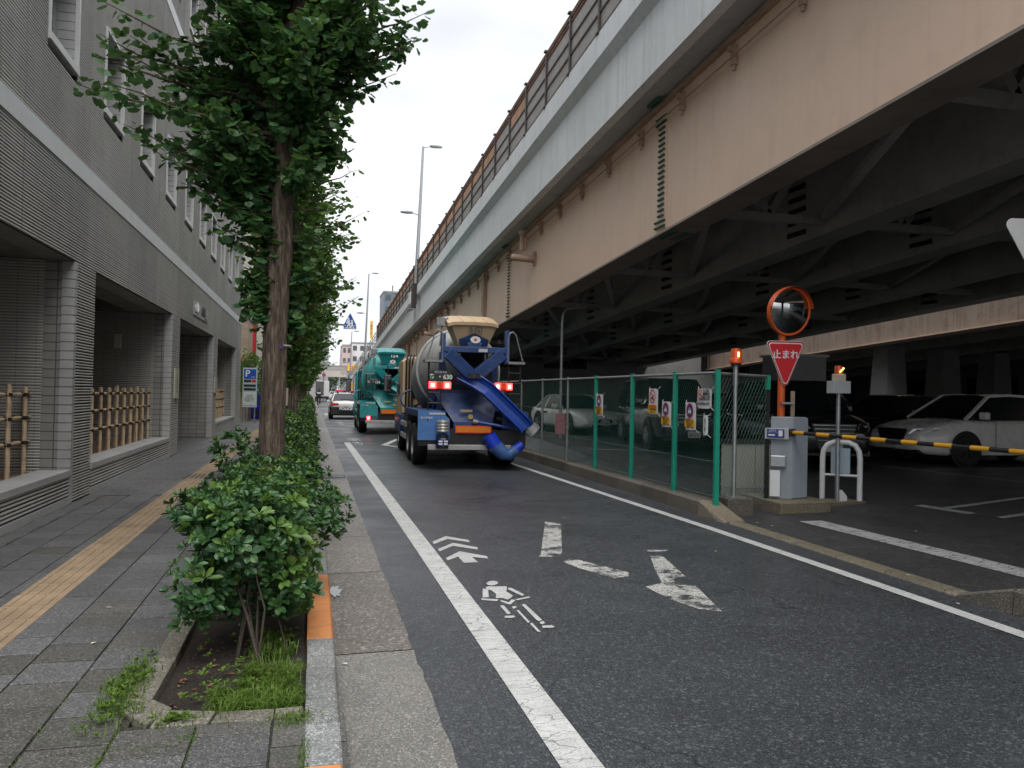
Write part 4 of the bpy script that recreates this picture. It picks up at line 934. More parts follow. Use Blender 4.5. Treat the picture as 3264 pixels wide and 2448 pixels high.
    cam = MB(); cam.box(-.80,-.62,.25,.4,3.02,3.2); cam.tube([(-.72,.3,2.6),(-.68,.3,3.05)], .018, 6); cam.tube([(-.76,.35,3.16),(-.55,.35,3.2)], .04, 8); cam.build('work_lamp', GALVD, o)
    lp = MB(); lp.lathe([(.085,0),(.075,-.05),(.04,-.09),(0,-.1)], 18, Matrix.Translation((.52,.05,2.74)) @ Matrix.Rotation(R(90), 4, 'X')); lp.build('round_lamp', DARK, o)
    # beam, V arms, platforms, hand rails
    MB().box(-.68,.66,-.02,.14,2.46,2.58).build('cross_beam', c, o, bev=.01)
    MB().box(.06,.25,-.028,-.021,2.475,2.545).build('maker_plate', SLIVER, o); 
    for s in (-1, 1):
        MB().bar((s*.60,.06,2.46),(s*.05,.16,1.98),.26,.22,(0,1,0)).build('chute_arm', c, o, bev=.02)
        MB().bar((s*.28,.4,2.46),(s*.28,.4,2.0),.04,.04).build('strut', GALVD, o)
        MB().box(s*.68-.045,s*.68+.045,-.01,.1,2.26,2.95 if s > 0 else 2.85).build('side_frame', c, o)
        MB().box(min(s*.70,s*1.06),max(s*.70,s*1.06),-.05,.42,2.24,2.29).build('platform', GALVD, o)
        MB().tube([(s*.70,0,2.30),(s*.70,0,2.82),(s*.74,0,2.90),(s*.80,0,2.92),(s*.86,0,2.86),(s*1.02,0,2.30)], .016, 8).build('hand_rail', GALVD, o, smooth=True)
        ld = MB()
        for x in (s*.72, s*.98): ld.tube([(x,.02,2.24),(x,-.02,1.0)], .015, 6)
        for k in range(5): ld.tube([(s*.72,0,2.05-.22*k),(s*.98,0,2.05-.22*k)], .012, 6)
        ld.build('ladder', DARK, o)
    th = MB(); th.lathe([(.16,-.05),(.15,.05)], 14, Matrix.Translation((-.02,.12,1.97))); th.box(-.16,.14,-.02,.2,1.92,1.99); th.build('chute_pivot', DARK, o)
    # rear funnel plate
    MB().add([(-.80,.5,1.60),(.60,.5,1.60),(.42,.12,1.0),(-.42,.12,1.0),(.36,.10,.70),(-.40,.10,.70)], [(0,1,2,3),(3,2,4,5)]).build('rear_plate', c, o)
    MB().add([(-.28,.17,1.22),(-.02,.17,1.22),(-.02,.155,1.17),(-.28,.155,1.17)], [(0,1,2,3)]).xf(Matrix.Translation((0,-.03,.04))).build('sticker', mat('sticker_tan', (.35,.27,.14), .6, 0, .3, 20), o)
    dk = MB(); disc(dk, (.0,.11,1.11), .055, 18); dk.xf(Matrix.Translation((-.06 if not low_lamps else .1,-.005,.0))).build('round_sticker', mat('sticker_yellow', (.55,.40,.12), .5, 0, .15, 20) if not low_lamps else YELLOW, o)
    # main chute, a half pipe folded to the right
    cp = [Vector(p) for p in ((-.32,.05,1.99),(.02,-.12,1.86),(.26,-.20,1.70),(1.02,-.32,.98),(1.08,-.33,.90))]; cmb = MB(); n = 9; rings = []
    for i, p in enumerate(cp):
        dd = (cp[min(i+1,4)]-cp[max(i-1,0)]).normalized(); up = Vector((.1,-.75,.66)); up = (up-dd*up.dot(dd)).normalized(); sd = dd.cross(up); rr = .12 if i == 0 else .185
        rings.append([p+sd*rr*math.cos(math.pi*j/(n-1)) - up*rr*math.sin(math.pi*j/(n-1)) for j in range(n)])
    for i in range(4):
        for j in range(n-1): cmb.add([rings[i][j],rings[i][j+1],rings[i+1][j+1],rings[i+1][j]], [(0,1,2,3)])
    C_ = cmb.build('main_chute', chute_c, o, smooth=60)
    for j in (0, n-1): MB().tube([r_[j] for r_ in rings], .016, 6).build('chute_rim', chute_c, C_, smooth=True)
    MB().lathe([(.19,0),(.2,.16)], 18, Matrix.Translation(cp[4]) @ Vector((.72,-.1,-.69)).to_track_quat('Z','Y').to_matrix().to_4x4(), 0, math.pi*1.15).build('chute_tip', GALVD, C_)
    if not low_lamps:
        MB().tube([(-.02,.02,1.02),(.72,-.1,.90)], .035, 8).build('chute_ram', chute_c, o, smooth=True)
        MB().tube([(-.02,.03,1.02),(.08,.02,1.0)], .055, 8).build('ram_head', GALVD, o)
        bg = MB(); bp = [((.28,-.16,.74),.15),((.42,-.17,.52),.16),((.60,-.18,.36),.15),((.74,-.18,.33),.12),((.88,-.19,.46),.11),((1.0,-.2,.56),.10)]
        bg.tube([p for p, _ in bp[:2]], [r_ for _, r_ in bp[:2]], 12, 0, False); bg.tube([p for p, _ in bp[1:5]], [r_ for _, r_ in bp[1:5]], 12, 1, False); bg.tube([p for p, _ in bp[4:]], [r_ for _, r_ in bp[4:]], 12, 0, False)
        bg.build('chute_sleeve', [mat('sleeve_royal', (.015,.05,.55), .4, 0, .15, 8), mat('sleeve_faded', (.06,.14,.36), .5, 0, .3, 6, dirt=.3, dcol=(.2,.2,.2))], o, smooth=True)
    # lamps and plate
    zl = 1.69 if not low_lamps else .54
    for s, x0, x1 in ((-1, -.97, -.51), (1, .42, .80)) if not low_lamps else ((-1, -.92, -.55), (1, .55, .92)):
        b = MB().box(x0-.01, x1+.01, -.02, .08, zl-.015, zl+.155).build('lamp_housing', REDR if not low_lamps else DARK, o, bev=.02)
        w3 = (x1-x0)/3
        for k in (0, 2):
            if low_lamps and k == 2: MB().box(x0+w3*1.2, x1, -.03, -.021, zl, zl+.14).build('reverse_lamp', GREYPR, b); continue
            MB().box(x0+w3*k, x0+w3*(k+1), -.045, -.021, zl, zl+.14).build('tail_lamp', TAILR, b, bev=.02); MB().box(x0+w3*(k+.3), x0+w3*(k+.7), -.05, -.046, zl+.035, zl+.105).build('lamp_core', TAILHOT, b)
    zp = 1.96 if not low_lamps else 1.98; xp = -.73 if not low_lamps else -.70
    pl = MB().box(xp-.21, xp+.21, -.03, -.01, zp-.105, zp+.105).build('number_plate', mat('plate_dark', (.025,.03,.03), .5, 0, .2, 12, dirt=.3, dcol=(.15,.13,.1)), o)
    text('春日部 800', .055, SLIVER, pl, (xp, -.033, zp+.07), FRONT, 'plate_text'); text('あ ・'+platenum, .13, WHITES, pl, (xp, -.033, zp-.03), FRONT, 'plate_number', bold=.003)
    for s in (-1, 1): MB().tube([(s*.97,.03,2.24),(s*.97,.03,1.72)], .02, 6).build('lamp_bracket', DARK, o)
    # fenders and boxes
    for s in (-1, 1):
        f = MB(); f.prism([(.0,.86),(.0,1.23),(3.3,1.23),(3.3,1.10),(.07,1.10),(.07,.86)] if True else [], s*.60, s*1.17, 'yz') if s < 0 else f.prism([(.0,.86),(.0,1.23),(3.3,1.23),(3.3,1.10),(.07,1.10),(.07,.86)], .60, 1.17, 'yz'); F_ = f.build('fender', c, o)
        if s < 0:
            MB().prism([(-1.18,.62),(-.52,.62),(-.52,1.06),(-.72,1.235),(-1.18,1.235)], -.03, -.004, 'xz').build('fender_face', mat(c.name+'_face', tuple(v*1.9+.02 for v in (.03,.10,.26)) if not low_lamps else (.03,.30,.30), .45, 0, .12, 4, dirt=.25), F_)
            MB().box(-.95,-.62,-.037,-.031,1.15,1.19).build('reflective_strip', SLIVER, F_); text('最大積載量', .05, WHITES, F_, (-1.0,-.034,1.08), FRONT, 'lettering')
    if not low_lamps:
        can = MB(); can.lathe([(.125,.78),(.13,.80),(.118,.83),(.13,.86),(.118,.89),(.13,.92),(.118,.95),(.13,.98),(.12,1.02),(.0,1.03)], 20, Matrix.Translation((-.68,-.16,.02))); can.build('filter_can', mat('can_silver', (.5,.49,.46), .4, .5, .1, 8, dirt=.2), o, smooth=30)
        MB().lathe([(.13,.46),(.13,.74)], 20, Matrix.Translation((-.68,-.15,0))).build('can_body', BLKPR, o, smooth=True); MB().lathe([(.132,.52),(.132,.68)], 12, Matrix.Translation((-.68,-.15,0)), 0, math.pi*.8, math.pi*1.1).build('can_label', NAVYS, o, smooth=True)
        for x in (-.735, -.625):
            for z in (.56, .615): MB().box(x-.04,x+.04,-.288,-.284,z-.022,z+.016).build('label_band', WHITES, o)
        text('SUPER', .04, WHITES, o, (-.68,-.288,.66), FRONT, 'lettering')
    MB().box(-1.15,1.12,.02,.12,.50,.84).build('rear_valance', DARK, o)
    rf = MB().box(-.40,.37,-.03,-.005,.77,.93).build('reflector_panel', REDR, o); MB().box(-.375,.345,-.036,-.031,.79,.91).build('reflector_centre', AMBER, rf)
    MB().box(-.97,.80 if not low_lamps else .97,-.06,.0,.42,.53).build('rear_bumper', mat('bumper_alu', (.46,.46,.45), .45, .4, .12, 5, dirt=.35), o, bev=.01)
    for s in (-1, 1):
        sg = MB(); sg.box(min(s*1.10,s*1.15),max(s*1.10,s*1.15),3.3,4.9,.45,.56); sg.box(min(s*1.10,s*1.15),max(s*1.10,s*1.15),3.3,4.9,.75,.86); sg.build('side_guard', SLIVER, o)
        MB().box(min(s*.55,s*1.08),max(s*.55,s*1.08),3.5,4.7,.5,1.1).build('side_tank', DARK, o, bev=.03)
    sp = MB(); sp.lathe([(.22,-.05),(.25,-.04),(.25,.04),(.22,.05)], 20, Matrix.Translation((-1.02,3.6,1.42)) @ Matrix.Rotation(R(75), 4, 'X')); sp.build('hose_reel', c, o, smooth=True)
    MB().tube([(-1.0,3.4,1.25),(-.7,2.2,1.4)], .02, 6).build('hose', BLACKP, o)
    return o
TB = mat('truck_blue', (.017, .056, .19), .48, 0, .2, 3, dirt=.55, dcol=(.12, .12, .115), coat=.1); TBC = mat('chute_blue', (.010, .060, .34), .42, 0, .18, 4, dirt=.35, dcol=(.06,.07,.09), coat=.15)
TBE = mat('truck_beige', (.60, .44, .27), .45, 0, .08, 3, dirt=.2, dcol=(.3,.2,.12)); TG = mat('truck_teal', (.006, .27, .28), .38, 0, .12, 3, dirt=.25, dcol=(.02,.06,.06), coat=.3); TGC = mat('truck_teal_light', (.03, .40, .40), .38, 0, .08, 3, coat=.2)
DR = mat('drum_grey', (.40, .405, .40), .68, 0, .14, 1.5, dirt=.6, dcol=(.17, .155, .13), streak=.2); DRT = mat('drum_teal', (.05, .36, .36), .45, 0, .1, 1.5, dirt=.3, dcol=(.1,.2,.2))
mixer((3.30, 16.45, 0), R(-1.6), TB, TBE, TBC, DR, '630', 'blue and beige concrete mixer truck numbered 630, nearest in the lane')
mixer((2.90, 30.2, 0), R(-.5), TG, TGC, TG, DRT, '154', 'teal concrete mixer truck numbered 154 ahead of the blue one', True, '154', TG)
# ---------------- police car and traffic ahead
WBODY = mat('car_white', (.74, .75, .74), .25, 0, .03, 2, coat=.6); KBODY = mat('car_black', (.012, .012, .013), .2, 0, .1, 2, coat=.8)
pc = car('police_car', (1.83, 48.2, 0), 0, WBODY, 'black and white police car with red roof light bar ahead of the trucks', 4.9, 1.72, 1.47, 'car', None, KBODY, hood=.86, trunk=1.02, plate='74-95')
tr = MB().box(-.83, .83, -2.475, -2.40, .28, .73).build('bumper_panel', KBODY, pc, bev=.03); text('POLICE', .19, WHITES, tr, (0, -2.48, .60), FRONT, 'lettering', bold=.012, sx=1.15)
for s_ in (-1, 1):
    MB().prism([(s_*.40,.80),(s_*.78,.78),(s_*.84,.84),(s_*.84,.93),(s_*.52,.90)], -2.47, -2.40, 'xz').build('rear_lamp', mat('tail_bright', (.62,.02,.03), .25, 0, .04, 5, coat=.4), pc)
lb = MB().box(-.52, .52, -.55, -.25, 1.545, 1.66).build('light_bar', mat('lightbar_red', (.62, .012, .03), .2, 0, .05, 5, coat=.5), pc, bev=.03); MB().box(-.10,.10,-.56,-.24,1.545,1.63).build('bar_centre', BLACKP, lb)
for s in (-1, 1): MB().box(s*.4-.05, s*.4+.05, -.45, -.35, 1.44, 1.55).build('bar_foot', BLACKP, lb)
car('white_saloon', (3.3, 128, 0), 0, WBODY, 'white saloon car far ahead between the van and the police car', 4.6, 1.75, 1.5, 'car', None)
car('dark_hatchback', (4.9, 142, 0), 0, KBODY, 'dark car far ahead behind the police car light bar', 4.2, 1.7, 1.55, 'car', None)
vn = empty('box_van', (1.3, 118, 0), 0, 'white box van stopped at the left kerb far ahead', 'van')
MB().box(-1.0,1.0,0,3.4,.75,3.0).build('cargo_box', WHITES, vn, bev=.03); MB().box(-.9,.9,3.45,5.0,.6,2.2).build('cab', WHITEP, vn, bev=.1); MB().box(-.95,.95,0,5,.45,.74).build('chassis', DARK, vn); MB().box(-.92,.2,-.02,-.002,.95,2.9).build('rear_door', GREYPR, vn)
for s in (-1, 1):
    for yy in (.9, 4.2): wheel(vn, s*.82, yy, .36, .22, s)
# ---------------- cars in the car park
def lot(x, y): return (x, y, lotz(x, y))
GBODY = mat('car_pearl', (.74, .73, .70), .28, 0, .04, 2, coat=.6); DBODY = mat('car_dark_grey', (.03, .032, .035), .22, 0, .1, 2, coat=.8); SBODY = mat('car_silver', (.40, .41, .41), .28, .3, .05, 2, coat=.6)
car('parked_saloon', lot(14.35, 14.45), R(90), GBODY, 'pearl white saloon parked nose out behind the striped barrier', 4.9, 1.82, 1.47, 'car', 'cars in the car park', hood=.92, plate='85-39', rim=DARK)
car('parked_saloon', lot(14.6, 17.3), R(92), KBODY, 'black saloon parked beside the pearl white one', 4.8, 1.82, 1.45, 'car', 'cars in the car park', hood=.90)
car('parked_hatchback', lot(12.8, 20.3), R(98), DBODY, 'dark grey car parked behind the stop sign post', 4.4, 1.78, 1.55, 'car', 'cars in the car park', gh=(-.49,-.40,-.05,.1,.27), hood=.98, trunk=1.05)
car('parked_suv', lot(9.6, 20.6), R(172), DBODY, 'dark four-wheel drive with a pale plate behind the green fence', 4.7, 1.88, 1.85, 'car', 'cars in the car park', hood=1.12, trunk=1.15, gh=(-.49,-.43,-.05,.1,.24), suv=True, wr=.37, plate='30-71')
car('parked_suv', lot(10.6, 16.2), R(168), KBODY, 'black tall car behind the notices on the green fence', 4.7, 1.86, 1.80, 'car', 'cars in the car park', hood=1.08, trunk=1.12, gh=(-.49,-.43,-.05,.1,.25), suv=True, wr=.36)
car('parked_coupe', lot(8.9, 26.4), R(188), WBODY, 'white low coupe with twin grilles behind the far part of the fence', 4.2, 1.80, 1.30, 'car', 'cars in the car park', hood=.80, trunk=.88, gh=(-.36,-.24,-.12,-.02,.14), front='coupe', plate='27-44')
car('parked_saloon', lot(14.5, 26.5), R(90), DBODY, 'dark saloon deep in the car park under the ramp', 4.7, 1.8, 1.46, 'car', 'cars in the car park'); car('parked_saloon', lot(20.5, 20.5), R(95), SBODY, 'silver saloon beyond the black one near the gap between viaducts', 4.7, 1.8, 1.47, 'car', 'cars in the car park')
# a car under a pale cover
cv = MB(); rings = []
for t, wd, ht in [(-2.35,.70,.55),(-2.25,.85,.95),(-1.6,.92,1.15),(-.9,.9,1.48),(0,.88,1.52),(.7,.9,1.36),(1.3,.95,1.02),(2.0,.92,.90),(2.3,.80,.70),(2.38,.62,.45)]:
    rings.append([(wd*1.06*math.cos(a)*(1 if abs(math.cos(a)) > .5 else 1), t, max(.06, ht*(math.sin(a)**.55 if math.sin(a) > 0 else 0))+.015*math.sin(t*9+a*7)) for a in [math.pi*k/12 for k in range(13)]])
loft(cv, rings, 0, True); cv.build('covered_car', mat('car_cover_grey', (.42, .42, .43), .7, 0, .1, 5, .3, 12), smooth=60, loc=lot(13.6, 23.4), rot=(0,0,R(95)), label='car under a pale grey cover behind the stop sign', cat='car', group='cars in the car park')
WIREG = mat('wire_pale_green', (.07, .20, .16), .5, 0, .4, 3)
# ================================================================== FENCE, GATE, SIGNS, LAMPS
FX = 5.35
FN = empty('mesh_fence', (FX, 10.0, 0), label='green chain link fence with notices on the kerb of the car park', cat='fence')
fy = [9.88, 11.18, 12.86, 14.68, 16.45, 18.4, 20.4, 22.5, 24.7, 27, 29.4, 32]
for i, y in enumerate(fy):
    m = GREENP if i < 4 else GALVD
    p = MB(); s_ = .032 if i < 4 else .022; p.box(-s_, s_, y-10-s_, y-10+s_, .19 if i else .0, 1.99); p.box(-s_-.004, s_+.004, y-10-s_-.004, y-10+s_+.004, 1.99, 2.0)
    p.build('post', m, FN, bev=.006)
for i in range(len(fy)-1):
    MB().tube([(0, fy[i]-10+.034, 1.955), (0, fy[i+1]-10-.034, 1.955)], .022, 8).build('top_rail', GALVD, FN, smooth=True)
    for z in (.27, .74, 1.3):
        MB().tube([(.0, fy[i]-10, z), (-.004, (fy[i]+fy[i+1])/2-10, z-.008), (0, fy[i+1]-10, z)], .003, 4).build('tension_wire', WIREG, FN)
    a, b = fy[i]-10, fy[i+1]-10; z0, z1 = .24, 1.94; h = z1-z0; mb = MB(); p = .062 if i < 5 else .10; t = .0013 if i < 5 else .0016
    for sgn in (1, -1):
        k = a-h*1.0
        while k < b:
            ya, za, yb_, zb = k, z0, k+h*.62, z1
            if ya < a: za = z0+(a-ya)/(yb_-ya)*(z1-z0); ya = a
            if yb_ > b: zb = z0+(b-k)/(h*.62)*(z1-z0); yb_ = b
            if yb_-ya > .01:
                q = [(ya, za), (yb_, zb)] if sgn > 0 else [(ya, z0+z1-za), (yb_, z0+z1-zb)]
                mb.tube([(.002*sgn, q[0][0], q[0][1]), (.002*sgn, q[1][0], q[1][1])], t, 3, 0, False)
            k += p
    mb.build('wire_mesh', WIREG, FN, kind='stuff')
# return of the fence into the entrance
RT = empty('fence_return', (FX, 9.98, 0), label='short chain link panel with a dark post beside the barrier cabinet', cat='fence')
ex, ey = 6.47-FX, 10.45-9.98; L = math.hypot(ex, ey)
MB().bar((ex, ey, .01), (ex, ey, 1.98), .05, .05).build('post', DARK, RT); MB().bar((ex, ey, 1.75), (ex, ey, 1.96), .056, .056).build('post_paint', GREENP, RT); MB().tube([(.04,.02,1.95),(ex,ey,1.94)], .022, 8).build('top_rail', GALVD, RT)
mb = MB(); k = -1.9
while k < L:
    for sgn in (1, -1):
        a0, a1 = max(0, k), min(L, k+1.15); 
        if a1-a0 > .01:
            z = lambda s_: .1+(s_-k)/1.15*1.82
            q = [(a0, z(a0)), (a1, z(a1))]
            if sgn < 0: q = [(s_, 2.02-v) for s_, v in q]
            mb.tube([(ex*s_/L, ey*s_/L, v) for s_, v in q], .0017, 3, 0, False)
    k += .075
mb.build('wire_mesh', WIREG, RT, kind='stuff')
# notices wired to the fence; each faces the road
PURP = mat('print_magenta', (.42, .02, .13), .45, 0, .04, 5)
def notice(y0, y1, z0, z1, label, kind):
    """y1 < y0: y1 is the end nearer the camera; the sheet bulges a little"""
    yc, zc, w, h = (y0+y1)/2, (z0+z1)/2, abs(y0-y1), z1-z0
    o = empty('notice', (FX-.045, yc, zc), R(-90), label, 'notice', 'notices on the green fence')
    n = 6; mb = MB(); c = .03
    for k in range(n):
        x0, x1 = -w/2+w*k/n, -w/2+w*(k+1)/n; b0, b1 = -.012*math.sin(math.pi*k/n), -.012*math.sin(math.pi*(k+1)/n)
        t0 = .03 if k == 0 else 0; t1 = .03 if k == n-1 else 0
        mb.add([(x0,b0,-h/2+t0),(x1,b1,-h/2+t1),(x1,b1,h/2-t1),(x0,b0,h/2-t0)], [(0,1,2,3)]); mb.add([(x0,b0+.003,-h/2+t0),(x1,b1+.003,-h/2+t1),(x1,b1+.003,h/2-t1),(x0,b0+.003,h/2-t0)], [(3,2,1,0)])
    mb.build('sheet', WHITES, o, smooth=True)
    yb = -.0165
    for sx in (-1, 1):
        for sz in (-1, 1): MB().tube([(sx*(w/2-.02), -.004, sz*(h/2-.02)), (sx*(w/2+.03), .03, sz*(h/2+.03))], .0035, 4).build('tie', WHITES, o)
    if kind in ('car', 'dog'):
        r = min(w*.36, h*.27); cz = h*.20
        g = MB(); ring(g, (0,yb,cz), r*.82, r, 28, 'y'); g.build('red_ring', PURP if kind == 'car' else REDS, o)
        if kind == 'car':
            g = MB(); disc(g, (0,yb+.0008,cz), r*.82, 24); g.build('disc', mat('print_indigo', (.05,.035,.12), .5, 0, 0), o)
            g = MB(); g.prism([(-r*.45,cz-r*.30),(r*.45,cz-r*.30),(r*.45,cz),(r*.30,cz+.08*r),(r*.22,cz+r*.38),(-r*.22,cz+r*.38),(-r*.30,cz+.08*r),(-r*.45,cz)], yb-.0015, yb-.0008, 'xz'); g.box(-r*.42,-r*.25,yb-.0015,yb-.0008,cz-r*.46,cz-r*.30); g.box(r*.25,r*.42,yb-.0015,yb-.0008,cz-r*.46,cz-r*.30); g.build('car_symbol', WHITES, o)
            g = MB(); g.box(-r*.16,r*.16,yb-.0022,yb-.0016,cz+r*.10,cz+r*.30); g.build('symbol_window', MT['print_indigo'], o)
        else:
            g = MB(); g.prism([(-r*.4,cz-r*.1),(r*.1,cz-r*.05),(r*.25,cz+r*.25),(r*.5,cz+r*.2),(r*.35,cz-.02*r),(r*.25,cz-r*.3),(r*.3,cz-r*.6),(r*.1,cz-r*.55),(0,cz-r*.3),(-r*.3,cz-r*.35),(-r*.4,cz-r*.6),(-r*.55,cz-r*.55)], yb-.0008, yb-.0004, 'xz'); g.build('dog_symbol', BLKPR, o)
            MB().bar((-r*.62,yb-.0012,cz+r*.62),(r*.62,yb-.0012,cz-r*.62),r*.16,.0008,(0,1,0)).build('red_bar', REDS, o)
        MB().box(-w*.46, w*.46, yb, yb+.001, -h*.46 if kind == 'dog' else -h*.40, -h*.13).build('yellow_panel', YELLOW, o)
        if kind == 'dog': text('犬の散歩禁止', w*.15, mat('print_red', (.5,.03,.02), .5, 0, 0), o, (0,yb-.001,-h*.20), FRONT, 'lettering'); text('フンは持ち帰り\nましょう', w*.12, BLKPR, o, (0,yb-.001,-h*.36), FRONT, 'lettering')
        else: text('駐車場からの\n車両に注意\n駐車禁止\nご遠慮下さい', w*.125, mat('print_brown', (.22,.09,.02), .5, 0, 0), o, (0,yb-.001,-h*.265), FRONT, 'lettering', spacing=.85)
    elif kind == 'text':
        g = MB(); ring(g, (-w*.24,yb,h*.22), w*.13, w*.16, 22); g.build('red_ring', REDS, o); MB().bar((-w*.33,yb-.001,h*.30),(-w*.15,yb-.001,h*.14),.012,.0008,(0,1,0)).build('red_bar', REDS, o)
        g = MB(); g.prism([(-w*.28,h*.12),(-w*.20,h*.12),(-w*.22,h*.24),(-w*.26,h*.28)], yb-.0006, yb-.0002, 'xz'); g.build('figure_symbol', BLKPR, o)
        text('立入禁止\n無断駐車\n罰金三万円', w*.12, BLKPR, o, (w*.2,yb-.001,h*.22), FRONT, 'lettering'); text('ここに駐車しないで下さい', w*.075, BLKPR, o, (0,yb-.001,-h*.06), FRONT, 'lettering'); text('この駐車場は月極契約者専用です。関係者以外の\n立ち入りおよび駐車を固くお断りいたします。', w*.042, GREYPR, o, (0,yb-.001,-h*.26), FRONT, 'lettering')
    else:
        text('防\n犯\nカ\nメ\nラ\n作\n動\n中', h*.095, BLKPR, o, (w*.12,yb-.001,0), FRONT, 'lettering', spacing=.85)
    return o
notice(14.54, 14.17, 1.23, 1.64, 'purple ringed car notice on the far green panel, apart from the rest', 'car')
notice(12.06, 11.71, 1.33, 1.74, 'no dogs notice with a red ring on the fence', 'dog')
notice(11.55, 11.22, 1.15, 1.54, 'purple ringed car notice touching a green post, second from right', 'car')
notice(10.74, 10.41, 1.14, 1.54, 'purple ringed car notice nearest the camera with yellow lower half', 'car')
notice(10.37, 9.96, 1.46, 1.74, 'wide white text notice at the nearest green post', 'text')
notice(10.19, 10.05, 1.09, 1.37, 'narrow white vertical notice below the wide text notice', 'narrow')

BEAC = glow('beacon_core', (1.0, .45, .05), 9.0); BLENS = mat('beacon_orange', (.75, .10, .02), .15, 0, .1, 20, coat=.6)
def beacon_head(o, z, r, core=True, base=None):
    MB().lathe([(r*1.25,z),(r*1.3,z+r*.3),(r*1.15,z+r*.9),(r*1.0,z+r*1.0)], 20).build('beacon_base', base or BLENS, o, smooth=True)
    MB().lathe([(r*.98,z+r*1.0),(r*.95,z+r*2.4),(r*.85,z+r*2.8),(0,z+r*2.85)], 20).build('beacon_lens', BLENS, o, smooth=True)
    if core: MB().box(-r*.18,r*.18,-r*1.03,-r*.90,z+r*1.2,z+r*2.1).build('beacon_flash', BEAC, o, bev=.004)
bc = empty('warning_beacon', (5.70, 10.02, 0), label='orange rotating beacon on a tall steel pole at the end of the fence', cat='beacon')
MB().prism([(-.17,-.15),(.22,-.16),(.23,.2),(-.16,.2)], -.02, .24, 'xy').build('footing', KERBR, bc, bev=.012); MB().box(-.11,.11,-.11,.11,.24,.252).build('base_plate', GALV, bc)
MB().tube([(0,0,.25),(0,0,1.80)], .030, 12).build('pole', GALV, bc, smooth=True); MB().tube([(0,0,1.78),(0,0,2.07)], .036, 12).build('pole_sleeve', GALV, bc, smooth=True); MB().tube([(0,0,2.06),(0,0,2.10)], .07, 14).build('collar', DARK, bc)
beacon_head(bc, 2.10, .072)
# barrier cabinet, arm
gt = empty('barrier_gate', (6.72, 10.45, 0), label='grey barrier cabinet with a yellow and black striped arm', cat='barrier')
MB().prism([(-.34,-.52),(.56,-.40),(.60,.62),(-.30,.6)], -.02, .16, 'xy').build('footing', make_slab('footing_ochre', (.21,.18,.125), None, .4, .85, .15), gt, bev=.015)
cbm = MB(); cbm.prism([(-.19,.0),(.06,-.17),(.36,-.07),(.12,.22)], .16, 1.355, 'xy'); cbm.build('cabinet', GREYP, gt, bev=.008)
MB().prism([(.065,-.185),(.375,-.08),(.37,-.065),(.06,-.17)], .18, 1.34, 'xy').build('cabinet_door', mat('grey_paint_light', (.36,.41,.47), .35, 0, .05, 2), gt, bev=.003)
MB().prism([(-.30,-.02),(-.02,-.20),(.02,-.13),(-.25,.04)], 1.03, 1.19, 'xy').build('card_reader', mat('reader_grey', (.42,.43,.45), .4, 0, .05), gt, bev=.006); 
rp = empty('reader_panel', (-.16,-.118,1.115), R(-32.7)); rp.parent = gt
MB().box(-.14,.10,-.006,-.001,-.06,.06).build('blue_label', NAVYS, rp); MB().box(.02,.075,-.009,-.0061,-.04,.045).build('label_mark', WHITES, rp); MB().box(-.12,-.03,-.009,-.0061,-.035,-.012).build('label_mark', WHITES, rp); text('駐車券を\nお取り下さい', .024, WHITES, rp, (-.06,-.008,.03), FRONT, 'lettering')
MB().prism([(-.24,-.06),(-.05,-.19),(-.01,-.12),(-.18,.0)], .62, .80, 'xy').build('ticket_hood', GALV, gt, bev=.02); MB().add([(-.215,-.04,.58),(-.10,-.12,.58),(-.10,-.12,.20),(-.215,-.04,.20)], [(0,1,2,3)]).xf(Matrix.Translation((-.012,-.016,0))).build('side_notice', WHITES, gt)
A0, A1 = Vector((.03,-.22,1.135)), Vector((1.12,-5.0,1.07)); ar = A1-A0; n = 22
MB().lathe([(.055,0),(.055,.08),(.03,.09)], 14, Matrix.Translation((.03,-.16,1.135)) @ Matrix.Rotation(R(90), 4, 'X')).build('arm_pivot', BLACKP, gt)
arm = empty('barrier_arm', tuple(A0)); arm.parent = gt
AY = mat('arm_yellow', (.72, .36, .02), .4, 0, .06, 5)
for k in range(n): MB().tube([ar*(k/n), ar*((k+1)/n)], .030 if k % 2 == 0 else .028, 10).build('yellow_stripe' if k % 2 == 0 else 'black_stripe', AY if k % 2 == 0 else BLACKP, arm, smooth=True)
# traffic mirror with the stop sign below it
mm = empty('traffic_mirror', (6.95, 10.85, 0), label='round orange convex mirror on an orange post above the stop sign', cat='mirror')
MB().tube([(0,0,.1),(0,0,2.62)], .055, 14).build('post', ORANGE, mm, smooth=True)
nrm = Vector((.08,-.985,-.13)).normalized(); Mm = Matrix.Translation((.05,-.10,2.95)) @ nrm.to_track_quat('Z','Y').to_matrix().to_4x4()
MB().lathe([(.36,-.06),(.375,0),(.365,.03),(.335,.02)], 36, Mm).build('rim', ORANGE, mm, smooth=True)
MB().lathe([(.335*math.sin(t*.1)/math.sin(.5) if False else .335*k/8, .015+.055*(1-(k/8)**2)) for k, t in [(k, 0) for k in range(8, -1, -1)]], 36, Mm).build('mirror_face', mat('mirror_steel', (.62,.64,.65), .03, 1, 0), mm, smooth=True)
MB().lathe([(.36,-.07),(.30,-.10),(0,-.11)], 24, Mm).build('back_plate', ORANGE, mm)
hd = MB(); hd.lathe([(.370,0),(.378,.03),(.376,.085)], 30, Mm, 0, math.pi*.9, math.pi*.05); hd.build('hood', ORANGE, mm, smooth=True)
